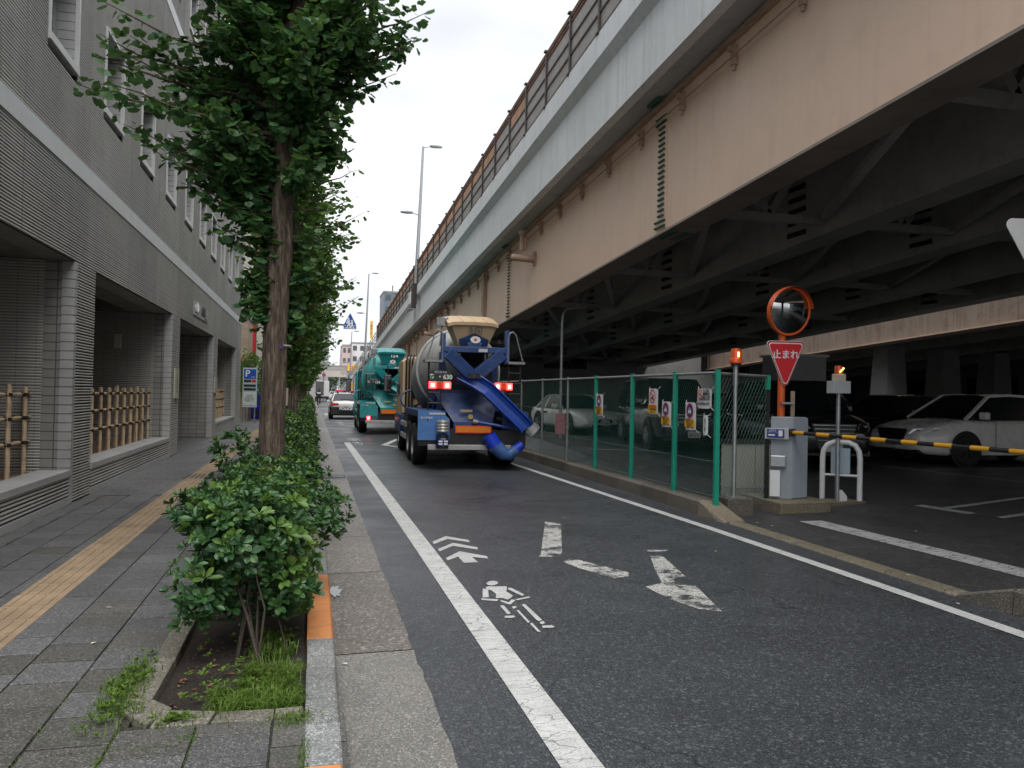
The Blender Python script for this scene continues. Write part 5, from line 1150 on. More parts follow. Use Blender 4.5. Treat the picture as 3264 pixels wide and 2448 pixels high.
# trim hood so that it tapers: a thin visor above the glass
MB().bar((0,0,2.62),(.05,-.05,2.85),.06,.05).build('bracket', DARK, mm)
ss = empty('stop_sign', (6.96, 10.77, 0), R(-8), 'red triangular stop sign with white lettering on the orange post', 'sign')
def tri(mb, w, zt, zb, rr, y0, y1):
    c = [(-w/2, zt), (w/2, zt), (0, zb)]; pts = []
    for i in range(3):
        p, a, b = Vector(c[i]), Vector(c[i-1]), Vector(c[(i+1)%3]); da, db = (a-p).normalized(), (b-p).normalized(); ang = da.angle(db); t = rr/math.tan(ang/2); p0, p1 = p+da*t, p+db*t
        ctr = p+(da+db).normalized()*(rr/math.sin(ang/2))
        for k in range(7):
            q = p0.lerp(p1, k/6); pts.append(tuple(ctr+(q-ctr).normalized()*rr))
    mb.prism(pts, y0, y1, 'xz'); return mb
tri(MB(), .64, 2.50, 1.74, .05, 0, .012).build('plate', WHITES, ss); tri(MB(), .625, 2.493, 1.752, .045, -.004, -.001).build('red_edge', mat('sign_red_dark', (.40,.02,.03), .4, 0, .05), ss); tri(MB(), .58, 2.472, 1.785, .04, -.006, -.0042).build('white_band', WHITES, ss); tri(MB(), .545, 2.456, 1.812, .034, -.008, -.0062).build('red_face', REDS, ss)
text('止まれ', .142, WHITES, ss, (0,-.010,2.285), FRONT, 'lettering', bold=.0025)
MB().box(-.06,.14,-.03,.05,1.54,1.57).build('clamp', GALV, ss); MB().box(.10,.16,.0,.02,1.28,1.74).build('side_strip', mat('strip_tan', (.34,.26,.19), .6), ss)
# hoop guard and the second beacon
hg = empty('hoop_guard', (8.02, 10.85, lotz(8.02, 10.85)), R(-38), 'white steel hoop guard with a pale panel beside the barrier', 'bollard')
MB().tube([(-.27,0,-.05),(-.27,0,.68),(-.255,0,.80),(-.20,0,.89),(-.10,0,.935),(.10,0,.935),(.20,0,.89),(.255,0,.80),(.27,0,.68),(.27,0,-.05)], .042, 12).build('hoop', WHITEP, hg, smooth=True)
MB().tube([(-.27,0,.42),(.27,0,.42)], .02, 8).build('cross_bar', WHITEP, hg); MB().box(-.15,.13,-.01,.01,.44,.84).build('panel', mat('panel_bluegrey', (.36,.43,.50), .4, 0, .05), hg, bev=.01)
b2 = empty('warning_beacon', (7.86, 10.72, lotz(7.86, 10.72)), label='small orange beacon on a white box and pole beside the hoop guard', cat='beacon')
MB().tube([(0,0,0),(0,0,1.70)], .033, 12).build('pole', GALV, b2, smooth=True); MB().box(-.15,.15,-.09,.09,1.70,1.89).build('box', mat('box_white', (.50,.52,.55), .4, 0, .04), b2, bev=.006); MB().box(-.078,.078,-.07,.07,1.89,2.0).build('lamp_base', mat('lamp_cream', (.60,.56,.42), .45, 0, .04), b2, bev=.01)
MB().lathe([(.068,2.0),(.068,2.09),(.055,2.125),(0,2.13)], 18).build('beacon_lens', BLENS, b2, smooth=True); MB().bar((-.03,-.070,2.03),(.035,-.068,2.09),.012,.012).build('beacon_flash', BEAC, b2)
MB().prism([(-.3,-.22),(.42,-.12),(.36,.25),(-.3,.25)], -.03, .05, 'xy').build('footing', MT['footing_ochre'], b2); MB().prism([(.02,.05),(.14,.05),(.14,.12),(.05,.22),(.02,.22)], -.05, .05, 'xz').build('foot_cover', WHITEP, b2)
# cream cabinet behind the fence return
cc = empty('control_cabinet', (6.92, 11.75, lotz(6.92, 11.75)), label='cream control cabinet behind the short chain link panel', cat='cabinet')
MB().box(-.36,.36,-.15,.2,.16,.88).build('body', mat('cabinet_cream', (.40,.41,.36), .5, 0, .06, 2, dirt=.15), cc, bev=.008); MB().box(-.38,.38,-.17,.22,.88,.93).build('lid', DARK, cc); MB().box(-.36,.36,-.152,.19,.0,.158).build('plinth', CONC, cc); MB().box(.05,.055,-.156,-.151,.2,.85).build('door_gap', BLKPR, cc)
# lamp post, pink box, hut in the car park
lp = empty('lot_lamp_post', (7.26, 23.0, lotz(7.26, 23)), label='grey lamp post with a bent arm inside the car park', cat='lamp')
MB().tube([(0,0,0),(0,0,3.55),(.03,0,3.78),(.14,0,3.9),(.9,0,3.98)], [.05,.04,.035,.035,.03], 10).build('pole', GALV, lp, smooth=True); MB().box(.72,1.18,-.08,.08,3.9,3.99).build('lamp_head', GREYPR, lp, bev=.02)
pk = empty('pink_box', (7.22, 22.9, lotz(7.22, 22.9)), label='pink meter box at the foot of the lamp post in the car park', cat='box')
MB().box(-.14,.14,-.1,.06,.12,.74).build('case', mat('box_pink', (.50,.20,.23), .5, 0, .06), pk, bev=.01); MB().box(-.14,.14,-.105,-.101,.52,.525).build('case_gap', BLKPR, pk); MB().box(-.05,.05,-.05,.05,-.02,.118).build('stand', GALV, pk)
hut = empty('grey_hut', (15.7, 23.8, .3), label='pale grey hut with a white roof edge in the middle of the car park', cat='hut')
MB().box(-.75,.75,-.7,.7,0,2.75).build('wall', mat('hut_grey', (.40,.40,.40), .7, 0, .06), hut); MB().box(-.82,.82,-.77,.77,2.75,2.82).build('roof', WHITES, hut)
# back of a sign at the right edge of the entrance
bsn = empty('sign_back', (6.72, 6.1, 0), R(-10), 'pale back of a triangular sign at the right edge of the picture', 'sign')
tri(MB(), .92, 3.36, 2.56, .06, -.012, .0).build('plate', mat('sign_back_white', (.60,.61,.60), .5, 0, .05), bsn, bev=.003); MB().tube([(0,.05,0),(0,.05,3.4)], .04, 12).build('pole', GALV, bsn, smooth=True)

# ---------------- street lamps on the ramp
def ramp_lamp(y, h, label, x=5.62, arm=1.0):
    z0 = 9.3+GR*y if y < 120 else 0; o = empty('ramp_lamp', (x, y, z0), label=label, cat='street lamp', group='lamps along the ramp')
    MB().tube([(0,0,-.3),(.15,0,h*.5),(.28,0,h)], [.13,.10,.07], 10).build('pole', GALV, o, smooth=True)
    def head(x0, z, s): 
        MB().tube([(x0,0,z),(x0+s*.45,0,z+.12)], .04, 6).build('arm', GALV, o)
        MB().lathe([(.02,0),(.13,.1),(.16,.35),(.12,.7),(.02,.78)], 10, Matrix.Translation((x0+s*.35,0,z+.12)) @ Matrix.Rotation(R(90*s), 4, 'Y') @ Matrix.Diagonal((.6,1,1,1))).build('lamp_head', mat('lamp_head_grey', (.30,.31,.33), .4, .3, .1), o, smooth=True)
    head(.28, h-.05, 1); head(.16, h*.55, -1)
    MB().box(-.2,.05,-.2,.2,-.5,.9).build('base_box', POSTB if y < 60 else GALVD, o)
    return o
ramp_lamp(46.2, 8.9, 'tallest grey double-headed lamp rising from the ramp parapet'); ramp_lamp(92, 10.3, 'second double-headed ramp lamp carrying a yellow banner'); 
for (lx, ly, lh, lb) in ((5.45, 127, 10.9, 'third lamp along the ramp, left of the yellow sign'), (4.9, 160, 10.4, 'distant double-headed lamp over the footbridge'), (5.2, 230, 9.5, 'farthest small lamp beyond the footbridge')):
    ramp_lamp(ly, lh, lb, lx)
bn = empty('yellow_banner', (5.95, 91.6, 7.0), label='narrow yellow vertical banner on the second ramp lamp', cat='banner')
MB().box(.20,.50,-.05,.05,.6,2.6).build('panel', YELLOW, bn); text('環\n状\n八\n号', .3, mat('banner_brown', (.35,.12,.01), .5, 0, 0), bn, (.35,-.06,1.55), FRONT, 'lettering')
# ---------------- school crossing sign on its arm
sg = empty('school_sign', (-.30, 50.0, .1), label='blue triangular school crossing sign hanging on an arm over the road', cat='sign')
MB().tube([(0,0,0),(0,0,5.75)], .06, 10).build('pole', GALVD, sg, smooth=True); MB().tube([(0,0,5.62),(2.1,0,5.55)], .055, 8).build('arm', DARK, sg)
def pent(mb, s, y0, y1, x=2.43, z=5.30): mb.prism([(x-.39*s,z-.0+(1-s)*.35),(x+.39*s,z+(1-s)*.35),(x+.39*s,z+.25*s+(1-s)*.35),(x+.03*s,z+.96*s+(1-s)*.35),(x-.03*s,z+.96*s+(1-s)*.35),(x-.39*s,z+.25*s+(1-s)*.35)], y0, y1, 'xz'); return mb
pent(MB(), 1, -.02, .0).build('plate', WHITES, sg); pent(MB(), .97, -.026, -.021).build('blue_face', BLUEG, sg)
def person_mark(x, z, s):
    g = MB(); disc(g, (x,-.029,z+.42*s), .07*s, 12); g.prism([(x-.10*s,z+.12*s),(x+.08*s,z+.12*s),(x+.10*s,z+.34*s),(x-.06*s,z+.34*s)], -.0295, -.029, 'xz'); g.prism([(x-.02*s,z+.12*s),(x-.12*s,z-.14*s),(x-.05*s,z-.14*s),(x+.06*s,z+.12*s)], -.031, -.030, 'xz'); g.prism([(x+.0*s,z+.12*s),(x+.10*s,z-.14*s),(x+.16*s,z-.12*s),(x+.09*s,z+.12*s)], -.033, -.032, 'xz'); g.prism([(x-.06*s,z+.32*s),(x-.17*s,z+.14*s),(x-.13*s,z+.12*s),(x-.02*s,z+.28*s)], -.035, -.034, 'xz')
    g.build('figure', WHITES, sg)
person_mark(2.33, 5.52, 1.0); person_mark(2.54, 5.50, .78)
for dx in (-.30, .30): MB().box(2.43+dx-.06,2.43+dx+.06,-.03,-.027,5.50,5.54).build('stripe', WHITES, sg)
MB().box(2.10,2.76,-.03,-.027,5.34,5.39).build('stripe', WHITES, sg)
# ---------------- footbridge, signals, far blocks
fb = empty('footbridge', (0, 150, 0), label='beige footbridge crossing over the road far ahead', cat='bridge')
MB().box(-14,14,0,2.2,4.15,5.4).build('girder', mat('bridge_beige', (.52,.46,.42), .6, 0, .08, .3), fb); MB().box(-14,14,-.05,.05,5.4,6.15).build('railing_panel', mat('bridge_rail', (.34,.32,.30), .6, 0, .1, .4), fb); MB().box(-14,14,-.1,.1,6.15,6.25).build('hand_rail', GALVD, fb)
for x in (-6, 12): MB().box(x-.4,x+.4,.6,1.6,0,4.15).build('pier', CONC, fb)
text('中原一丁目', 1.0, mat('bridge_letter', (.25,.22,.2), .6), fb, (7.3,-.02,4.75), FRONT, 'lettering')
ys = MB().box(6.1,9.8,149.6,149.7,5.3,6.4).build('yellow_sign', YELLOW, label='yellow banner along the footbridge railing', cat='sign'); text('交通安全', .75, mat('sign_brownred', (.45,.08,.01), .5), ys, (7.95,149.58,5.85), FRONT, 'lettering')
def signal(x, y, z, label, pole=True):
    o = empty('traffic_signal', (x, y, 0), label=label, cat='traffic light', group='traffic signals far ahead'); MB().box(-.65,.65,-.15,.15,z,z+.45).build('housing', DARK, o, bev=.05)
    for k in (-1, 0, 1): MB().lathe([(.16,0),(.1,-.03),(0,-.04)], 12, Matrix.Translation((k*.4,-.16,z+.22)) @ Matrix.Rotation(R(90), 4, 'X')).build('lens', GLASSD, o)
    MB().tube([(.9,0,0),(.9,0,z+.3),(0,0,z+.25)], .08, 8).build('pole', GALVD, o)
signal(.75, 132, 4.6, 'dark traffic signal at the left edge of the footbridge'); signal(4.9, 120, 3.0, 'dark traffic signal beside the foot of the ramp')
def far_block(x0, x1, y0, z1, m, label, nx, nz, name='far_building', d=12):
    b = empty(name, (0, 0, 0), label=label, cat='building', group='buildings at the end of the street'); MB().box(x0,x1,y0,y0+d,0,z1).build('wall', m, b); MB().box(x0-.1,x1+.1,y0-.1,y0+d,z1,z1+.4).build('roof_edge', CONC, b)
    for i in range(nx):
        for j in range(nz):
            a = x0+(x1-x0)*(i+.2)/nx; MB().box(a, a+(x1-x0)*.55/nx, y0-.06, y0-.01, z1*(j+.35)/nz, z1*(j+.8)/nz).build('window', GLASSW, b)
far_block(10.5, 18.5, 232, 15.2, mat('far_white', (.85,.85,.85), .7, 0, .04, .2), 'white apartment block above the footbridge', 4, 5); far_block(7.8, 10.3, 228, 14.2, mat('far_pink', (.66,.50,.49), .7, 0, .05, .2), 'pinkish block at the end of the street', 2, 5); far_block(-2, 7.6, 260, 8.5, mat('far_grey', (.45,.45,.46), .7, 0, .05, .2), 'low grey block behind the footbridge', 4, 3)  # white and pink walls lightened to imitate haze over distance
far_block(16.6, 26, 200, 26.3, mat('tower_slate', (.16,.19,.23), .5, 0, .1, .3), 'dark slate tower rising behind the ramp railing', 4, 9, 'slate_tower')
ant = MB().tube([(19, 203, 26.3), (19, 203, 28.5)], .15, 6).build('roof_mast', GREYPR); ant.parent = bpy.data.objects['slate_tower']
# small street signs near the footbridge
rs = empty('round_sign', (1.5, 116.5, 0), label='small red and blue round sign by the box van', cat='sign'); MB().tube([(0,0,0),(0,0,4.2)], .05, 8).build('pole', GALVD, rs); g = MB(); disc(g, (0,-.06,3.8), .26, 20); g.build('face', mat('sign_purple', (.35,.05,.12), .5), rs)
yd = empty('yellow_board', (4.9, 108, 0), label='small yellow board at the foot of the ramp', cat='sign'); MB().box(-.3,.3,-.03,.03,2.0,2.7).build('face', YELLOW, yd); MB().tube([(0,.05,0),(0,.05,2.1)], .05, 8).build('pole', GALVD, yd)
# ---------------- cyclist
def cyclist():
    o = empty('cyclist', (.60, 80.0, 0), label='person in dark clothes riding a bicycle away along the kerb', cat='person')
    me = bpy.data.meshes.new('body'); J = [(0,0,.98),(0,.06,1.22),(0,.14,1.42),(0,.17,1.52),(0,.19,1.66),(.17,.13,1.40),(.24,.30,1.18),(.22,.52,1.06),(-.17,.13,1.40),(-.24,.30,1.18),(-.22,.52,1.06),(.10,.02,.93),(.12,.36,.72),(.11,.22,.34),(.11,.32,.27),(-.10,.02,.93),(-.12,.30,.60),(-.11,.08,.22),(-.11,.20,.16)]
    Ed = [(0,1),(1,2),(2,3),(3,4),(2,5),(5,6),(6,7),(2,8),(8,9),(9,10),(0,11),(11,12),(12,13),(13,14),(0,15),(15,16),(16,17),(17,18)]
    Rr = [.15,.155,.15,.06,.105,.07,.05,.035,.07,.05,.035,.09,.065,.045,.04,.09,.065,.045,.04]
    me.from_pydata(J, Ed, []); ob = link('body', me, o); sk = ob.modifiers.new('skin', 'SKIN'); ob.modifiers.new('sub', 'SUBSURF').levels = 2; ob.modifiers['sub'].render_levels = 2
    for i, v in enumerate(me.skin_vertices[0].data): v.radius = (Rr[i], Rr[i]); v.use_root = (i == 0)
    me.materials.append(mat('clothes_dark', (.02,.02,.024), .8, 0, .2, 9))
    MB().lathe([(.12,.02),(.115,.08),(.07,.12),(0,.135)], 14, Matrix.Translation((0,.19,1.66))).build('hair', BLKPR, o, smooth=True)
    MB().box(-.19,.19,-.06,.0,1.28,1.40).build('collar_band', WHITES, o, bev=.02)
    b = empty('bicycle', (.60, 80.0, 0), label='bicycle ridden by the person in dark clothes', cat='bicycle')
    for yy in (-.42, .62): MB().lathe([(.31,-.018),(.335,0),(.31,.018)], 24, Matrix.Translation((0,yy,.335)) @ Matrix.Rotation(R(90), 4, 'Y')).build('wheel', BLACK, b, smooth=True)
    fr = MB()
    for p, q in (((0,-.42,.335),(0,.05,.30)),((0,.05,.30),(0,-.12,.86)),((0,.05,.30),(0,.48,.78)),((0,-.10,.78),(0,.48,.86)),((0,.62,.335),(0,.46,.98)),((0,-.42,.335),(0,-.10,.78))): fr.tube([p, q], .02, 6)
    fr.build('frame', GALVD, b); MB().box(-.07,.07,-.22,.06,.86,.91).build('saddle', BLACKP, b, bev=.02); MB().tube([(-.26,.46,1.05),(-.1,.5,1.0),(.1,.5,1.0),(.26,.46,1.05)], .016, 6).build('handlebar', GALV, b)
cyclist()
# ================================================================== PLANTS
BARK = None
def make_bark():
    m, nt, N, L = _new('ginkgo_bark')
    n1 = _noise(N, L, 1.0, 6, .65, mscale=(34, 34, 4.5)); n2 = _noise(N, L, 1.0, 4, .7, mscale=(60, 60, 14))
    c = _ramp(N, L, n1, [(.36, (.025, .018, .013)), (.5, (.13, .094, .066)), (.64, (.30, .235, .175))])
    c = _mix(N, L, .35, c, _ramp(N, L, n2, [(.35, (.03, .022, .017)), (.7, (.19, .15, .12))]))
    h = _mix(N, L, .35, n1, n2)
    _fin(m, nt, N, L, c, .9, 0, h, 1.0, .06); MT['bark'] = m; return m
BARK = make_bark()
GLEAF = make_leaf('ginkgo_leaf', (.030, .098, .040), (.068, .170, .058), (.15, .27, .075), .40, .4, 8)
GLEAFB = make_leaf('ginkgo_leaf_light', (.055, .14, .035), (.10, .22, .045), (.19, .31, .065), .45, .45, 3)
SLEAF = make_leaf('shrub_leaf_dark', (.020, .065, .026), (.045, .120, .038), (.095, .185, .050), .15, .34, 11)
SLEAFN = make_leaf('shrub_leaf_new', (.07, .155, .035), (.12, .225, .045), (.20, .31, .07), .22, .36, 11)
STEM = mat('shrub_stem', (.045, .034, .025), .8, 0, .3, 20, .4, 80)
def rv(r, a, b): return r.uniform(a, b)
def add_fan(mb, p, d, nrm, s, r):
    """ginkgo leaf: petiole base at p, blade along d"""
    d = d.normalized(); sd = d.cross(nrm).normalized(); up = sd.cross(d)
    b = p+d*s*.25; pts = [b]
    for a, k in ((-62, .86), (-30, 1.0), (-6, .98), (0, .78), (6, .98), (30, 1.0), (62, .86)):
        t = R(a); pts.append(b+(d*math.cos(t)+sd*math.sin(t))*s*k*.78+up*s*.10*abs(math.sin(t))+up*r.uniform(-.04, .04)*s)
    mb.add(pts, [(0,1,2,3),(0,3,4),(0,4,5),(0,5,6,7)])
def crown(r, shoots, leaf, trunk, dens=1.0, step=.045):
    """shoots: (start, end); leaves stand in tufts along each shoot"""
    lv, br = MB(), MB()
    for (a, b) in shoots:
        a, b = Vector(a), Vector(b); L_ = (b-a).length; sag = Vector((0, 0, -.12*L_*r.random())); n = max(3, int(L_/step))
        pts = [a.lerp(b, t/6)+sag*math.sin(math.pi*t/6)+Vector((rv(r,-1,1),rv(r,-1,1),rv(r,-1,1)))*.02*L_ for t in range(7)]
        br.tube(pts, [max(.003, .020*L_*(1-t/6.5)) for t in range(7)], 5)
        for k in range(n):
            t = (k+r.random())/n
            if t < .18: continue
            f = t*6; i = min(5, int(f)); c = pts[i].lerp(pts[i+1], f-i)
            for _ in range(max(1, int(rv(r, 2.0, 5.4)*dens*(1 if L_ < 1.0 or t < .6 else .55)))):
                o = Vector((rv(r,-1,1), rv(r,-1,1), rv(r,-1,.8))); o = o.normalized()*rv(r, .03, .13)
                d = (o.normalized()*.8+Vector((0,0,-.35))+Vector((rv(r,-.4,.4),rv(r,-.4,.4),rv(r,-.3,.3)))).normalized()
                nn = Vector((rv(r,-.7,.7), rv(r,-.7,.7), 1)).normalized()
                add_fan(lv, c+o*.5, d, nn, leaf*rv(r, .7, 1.25), r)
    return lv, br
def trunk_mesh(base, top, r0, r1, r, knob=None, n=14, lean=None):
    base, top = Vector(base), Vector(top); mb = MB(); k = 26; rings = []
    ph = [r.random()*6 for _ in range(8)]
    for i in range(k+1):
        t = i/k; c = base.lerp(top, t)+Vector((math.sin(t*5+ph[0])*.03, math.sin(t*4+ph[1])*.03, 0)); rad = (r0+(r1-r0)*t)*(1+.35*max(0, .07-t)/.07)
        if knob: rad *= 1+.22*math.exp(-((c.z-knob)/.16)**2)
        rings.append([c+Vector((math.cos(a), math.sin(a), 0))*rad*(1+.06*math.sin(3*a+ph[2]+t*4)+.045*math.sin(7*a+ph[3]+t*7)+r.uniform(-.02, .02)) for a in [2*math.pi*j/(n*2) for j in range(n*2)]])
    loft(mb, rings, 0, True); return mb
# --- the near ginkgo
r = random.Random(11); T0 = empty('ginkgo_tree', (0, 0, 0), label='large ginkgo in front with a thick trunk and purple tag', cat='tree', group='ginkgo trees along the kerb')
B0, B1 = Vector((-.385, 8.0, .05)), Vector((-.20, 8.05, 7.6))
trunk_mesh(B0, B1, .128, .065, r, 2.95).build('trunk', BARK, T0, smooth=True)
def axis(z): return B0.lerp(B1, (z-.05)/7.55)
LT = [(2.2,.22),(2.6,.40),(2.9,.34),(3.15,.30),(3.35,.45),(3.55,.85),(3.8,1.15),(4.0,1.40),(4.25,1.70),(4.7,1.52),(5.1,1.22),(5.6,1.05),(6.4,1.0),(7.6,.6)]
RTB = [(2.2,.25),(3.0,.42),(4.4,.66),(4.7,.95),(5.0,1.16),(5.4,1.36),(6.2,1.3),(7.6,.6)]
MTB = [(2.2,.25),(3.0,.42),(3.6,.70),(4.2,1.0),(5.4,1.15),(7.6,.55)]
def lerp_t(tb, z):
    if z <= tb[0][0]: return tb[0][1]
    for (a, va), (b, vb) in zip(tb, tb[1:]):
        if z <= b: return va+(vb-va)*(z-a)/(b-a)
    return tb[-1][1]
def env(z, ax):
    c = math.cos(ax); side = lerp_t(LT if c < 0 else RTB, z); k = abs(c)**1.3
    return side*k+lerp_t(MTB, z)*(1-k)
sh = []; clus = []
for k in range(108): clus.append((2.2+5.2*((k+r.random())/108)**.92, r.random()*2*math.pi, rv(r, .62, 1.06)))
for (cz, caz, cl) in clus:
    for q in range(5):
        z = cz+r.gauss(0, .11); az = caz+r.gauss(0, .20); L_ = env(z, az)*cl*rv(r, .62, 1.06)
        if z < 2.15: continue
        if z < 3.55 and math.sin(az) < .15 and math.cos(az) > -.72: continue
        if z < 4.6 and math.sin(az) < -.75 and r.random() < .45: continue
        a = axis(max(2.15, cz-.30*L_-.05)); sh.append((a+Vector((math.cos(az), math.sin(az), 0))*.06, axis(z)+Vector((math.cos(az)*L_, math.sin(az)*L_, rv(r, -.08, .10)))))
for (x, y, z) in ((-2.08,7.75,4.27),(-1.95,7.8,4.55),(-1.93,7.9,4.76),(-1.85,7.7,4.98),(-1.72,7.8,3.95),(-1.80,7.5,4.2),(-1.5,7.7,3.75),(-1.22,7.9,3.50),(-.88,7.8,3.34),(-.95,7.9,3.16),(-.62,7.9,2.4),(1.03,7.9,5.38),(.95,8.1,5.2),(.9,7.9,5.08),(.72,8.0,4.78),(.45,7.9,4.56)):
    sh.append((axis(max(2.3, z-.22)), Vector((x, y, z))))
lv, br = crown(r, sh, .092, None, 1.25, .042)
br.build('branches', BARK, T0, kind='stuff'); lv.build('crown', GLEAF, T0, kind='stuff')
tg = MB(); a = axis(2.02); tg.lathe([(.128,-.010),(.133,0),(.128,.010)], 24, Matrix.Translation(a)); tg.build('rope', mat('rope_grey', (.35,.34,.33), .8), T0)
MB().add([(a.x-.055,a.y-.138,1.995),(a.x+.06,a.y-.136,1.985),(a.x+.06,a.y-.136,2.03),(a.x-.055,a.y-.138,2.045)], [(0,1,2,3)]).build('tag', mat('tag_purple', (.05,.025,.07), .6, 0, .2, 30), T0)
# --- the row behind
def row_tree(seed, h=8.6, rad=1.0, leaf=.095, n=230):
    r = random.Random(seed); o = empty('ginkgo_tree'); B0, B1 = Vector((0,0,.03)), Vector((rv(r,-.1,.1), 0, h-.6))
    trunk_mesh(B0, B1, .085, .035, r, None, 8).build('trunk', BARK, o, smooth=True); sh = []
    for k in range(n):
        z = 1.75+(h-1.75)*(k+r.random())/n; az = r.random()*6.283; f = min(1, (z-1.5)/1.6)*(1-.55*max(0, (z-h*.6)/(h*.4))); L_ = rad*f*rv(r, .6, 1.1); a = B0.lerp(B1, min(1, max(0, (z-.25*L_)/h)))
        sh.append((a, B0.lerp(B1, min(1, z/h))+Vector((math.cos(az)*L_, math.sin(az)*L_, rv(r,-.05,.25)))))
    lv, br = crown(r, sh, leaf, None, 1.05, .06)
    br.build('branches', BARK, o, kind='stuff'); lv.build('crown', GLEAFB, o, kind='stuff'); return o
protos = [row_tree(21), row_tree(22, 9.2, 1.05)]
row = [(13.5, 0, 'second ginkgo in the row, thin pale trunk just behind the big one'), (18.8, 1, 'third ginkgo in the row along the kerb'), (24.5, 0, 'fourth ginkgo in the row along the kerb'), (30.5, 1, 'fifth ginkgo in the row along the kerb'), (37, 0, 'sixth ginkgo in the row along the kerb'), (44, 1, 'seventh ginkgo in the row along the kerb'), (54, 0, 'eighth ginkgo, near the school crossing sign pole'), (66, 1, 'farthest ginkgo of the kerb row')]
for i, (y, k, lb) in enumerate(row):
    o = protos[k] if i < 2 else copy_tree(protos[k]); o.location = (-.36+rnd.uniform(-.05,.05), y, .04); o.rotation_euler = (0, 0, rnd.random()*6.28); o.scale = (1, 1, rnd.uniform(.9, 1.05)); tag(o, lb, 'tree', 'ginkgo trees along the kerb')
# --- far greenery
def bush_tree(seed, h, rad, m, label, loc, cat='tree', leaf=.35, n=90, group=None):
    r = random.Random(seed); o = empty('round_tree', loc, 0, label, cat, group); MB().tube([(0,0,0),(0,0,h*.6)], [h*.025, h*.015], 7).build('trunk', BARK, o); lv = MB()
    for k in range(n):
        p = Vector((rv(r,-1,1),rv(r,-1,1),rv(r,-1,1)))
        if p.length > 1: continue
        c = Vector((p.x*rad, p.y*rad, h*.62+p.z*h*.36))
        for _ in range(26): q = Vector((rv(r,-1,1),rv(r,-1,1),rv(r,-.8,.8)))*rad*.33; add_fan(lv, c+q, (q+Vector((0,0,.2))).normalized(), Vector((rv(r,-.6,.6),rv(r,-.6,.6),1)).normalized(), leaf*rv(r,.6,1.3), r)
    lv.build('crown', m, o, kind='stuff'); return o
DLEAF = make_leaf('far_leaf', (.015, .05, .02), (.03, .085, .03), (.06, .13, .04), .25, .5, .8)
bush_tree(31, 6.5, 3.4, DLEAF, 'round dark green tree under the footbridge', (3.8, 182, 0)); bush_tree(32, 6.0, 3.0, DLEAF, 'second round green tree under the footbridge, nearer the ramp', (7.0, 176, 0)); bush_tree(33, 9.3, 2.6, DLEAF, 'tree top showing above the footbridge railing', (4.8, 240, 0))
bush_tree(34, 3.3, .75, GLEAFB, 'light green small tree above the parking sign', (-2.85, 39.2, .1), leaf=.10, n=150); bush_tree(35, 1.5, .5, GLEAF, 'low green bush beside the blue drinks machine', (-2.05, 41.2, .1), 'bush', leaf=.09, n=110)

# --- shrubs of whorled glossy leaves
def rosette(r, n=7, L_=.068, W_=.028, up=.55):
    mb = MB(); a0 = r.random()*6.28
    for k in range(n):
        az = a0+k*2.4+rv(r,-.2,.2); el = up*rv(r, .5, 1.35) if k < n-2 else 1.15; l, w = L_*rv(r,.75,1.15), W_*rv(r,.85,1.15)
        d = Vector((math.cos(az)*math.cos(el), math.sin(az)*math.cos(el), math.sin(el))); s = Vector((-math.sin(az), math.cos(az), 0)); u = s.cross(d)*-1
        if u.z < 0: u = -u
        b = Vector((0,0,-.012*k/n)); P = lambda t, x, z: b+d*l*t+s*w*x+u*w*z-Vector((0,0,.16*l*t*t))
        mb.add([P(.10,0,0), P(.40,-.42,.10), P(.72,-.5,.14), P(.92,-.26,.10), P(1,0,.0), P(.92,.26,.10), P(.72,.5,.14), P(.40,.42,.10), P(.55,0,-.03)], [(0,8,2,1),(8,4,3,2),(0,7,6,8),(8,6,5,4)])
    return mb
rr = random.Random(5)
ROS = [rosette(rr, rr.choice((5,6,7,8)), rv(rr,.078,.105), rv(rr,.032,.042), rv(rr,.3,.8)) for _ in range(8)]
def shell(r, c, rad, zmin=.2):
    while True:
        p = Vector((rv(r,-1,1), rv(r,-1,1), rv(r,-1,1)))
        if .25 < p.length < 1 and (p.length > .62 or r.random() < .45):
            q = Vector((c[0]+p.x*rad[0], c[1]+p.y*rad[1], c[2]+p.z*rad[2]))
            if q.z > zmin: return q, p
def tilt(r, p, k=.7):
    v = (Vector((p.x, p.y, max(.1, p.z)+.55))+Vector((rv(r,-.3,.3),rv(r,-.3,.3),0))).normalized()
    return v.to_track_quat('Z', 'Y')
def stems(mb, r, base, pts, r0=.009):
    for q in pts:
        b = Vector(base)+Vector((rv(r,-.1,.1), rv(r,-.12,.12), 0)); m1 = b.lerp(q, .45)+Vector((rv(r,-.05,.05), rv(r,-.05,.05), .06))
        mb.tube([b, m1, b.lerp(q, .8)+Vector((0,0,.02)), q], [r0, r0*.75, r0*.5, r0*.3], 5)
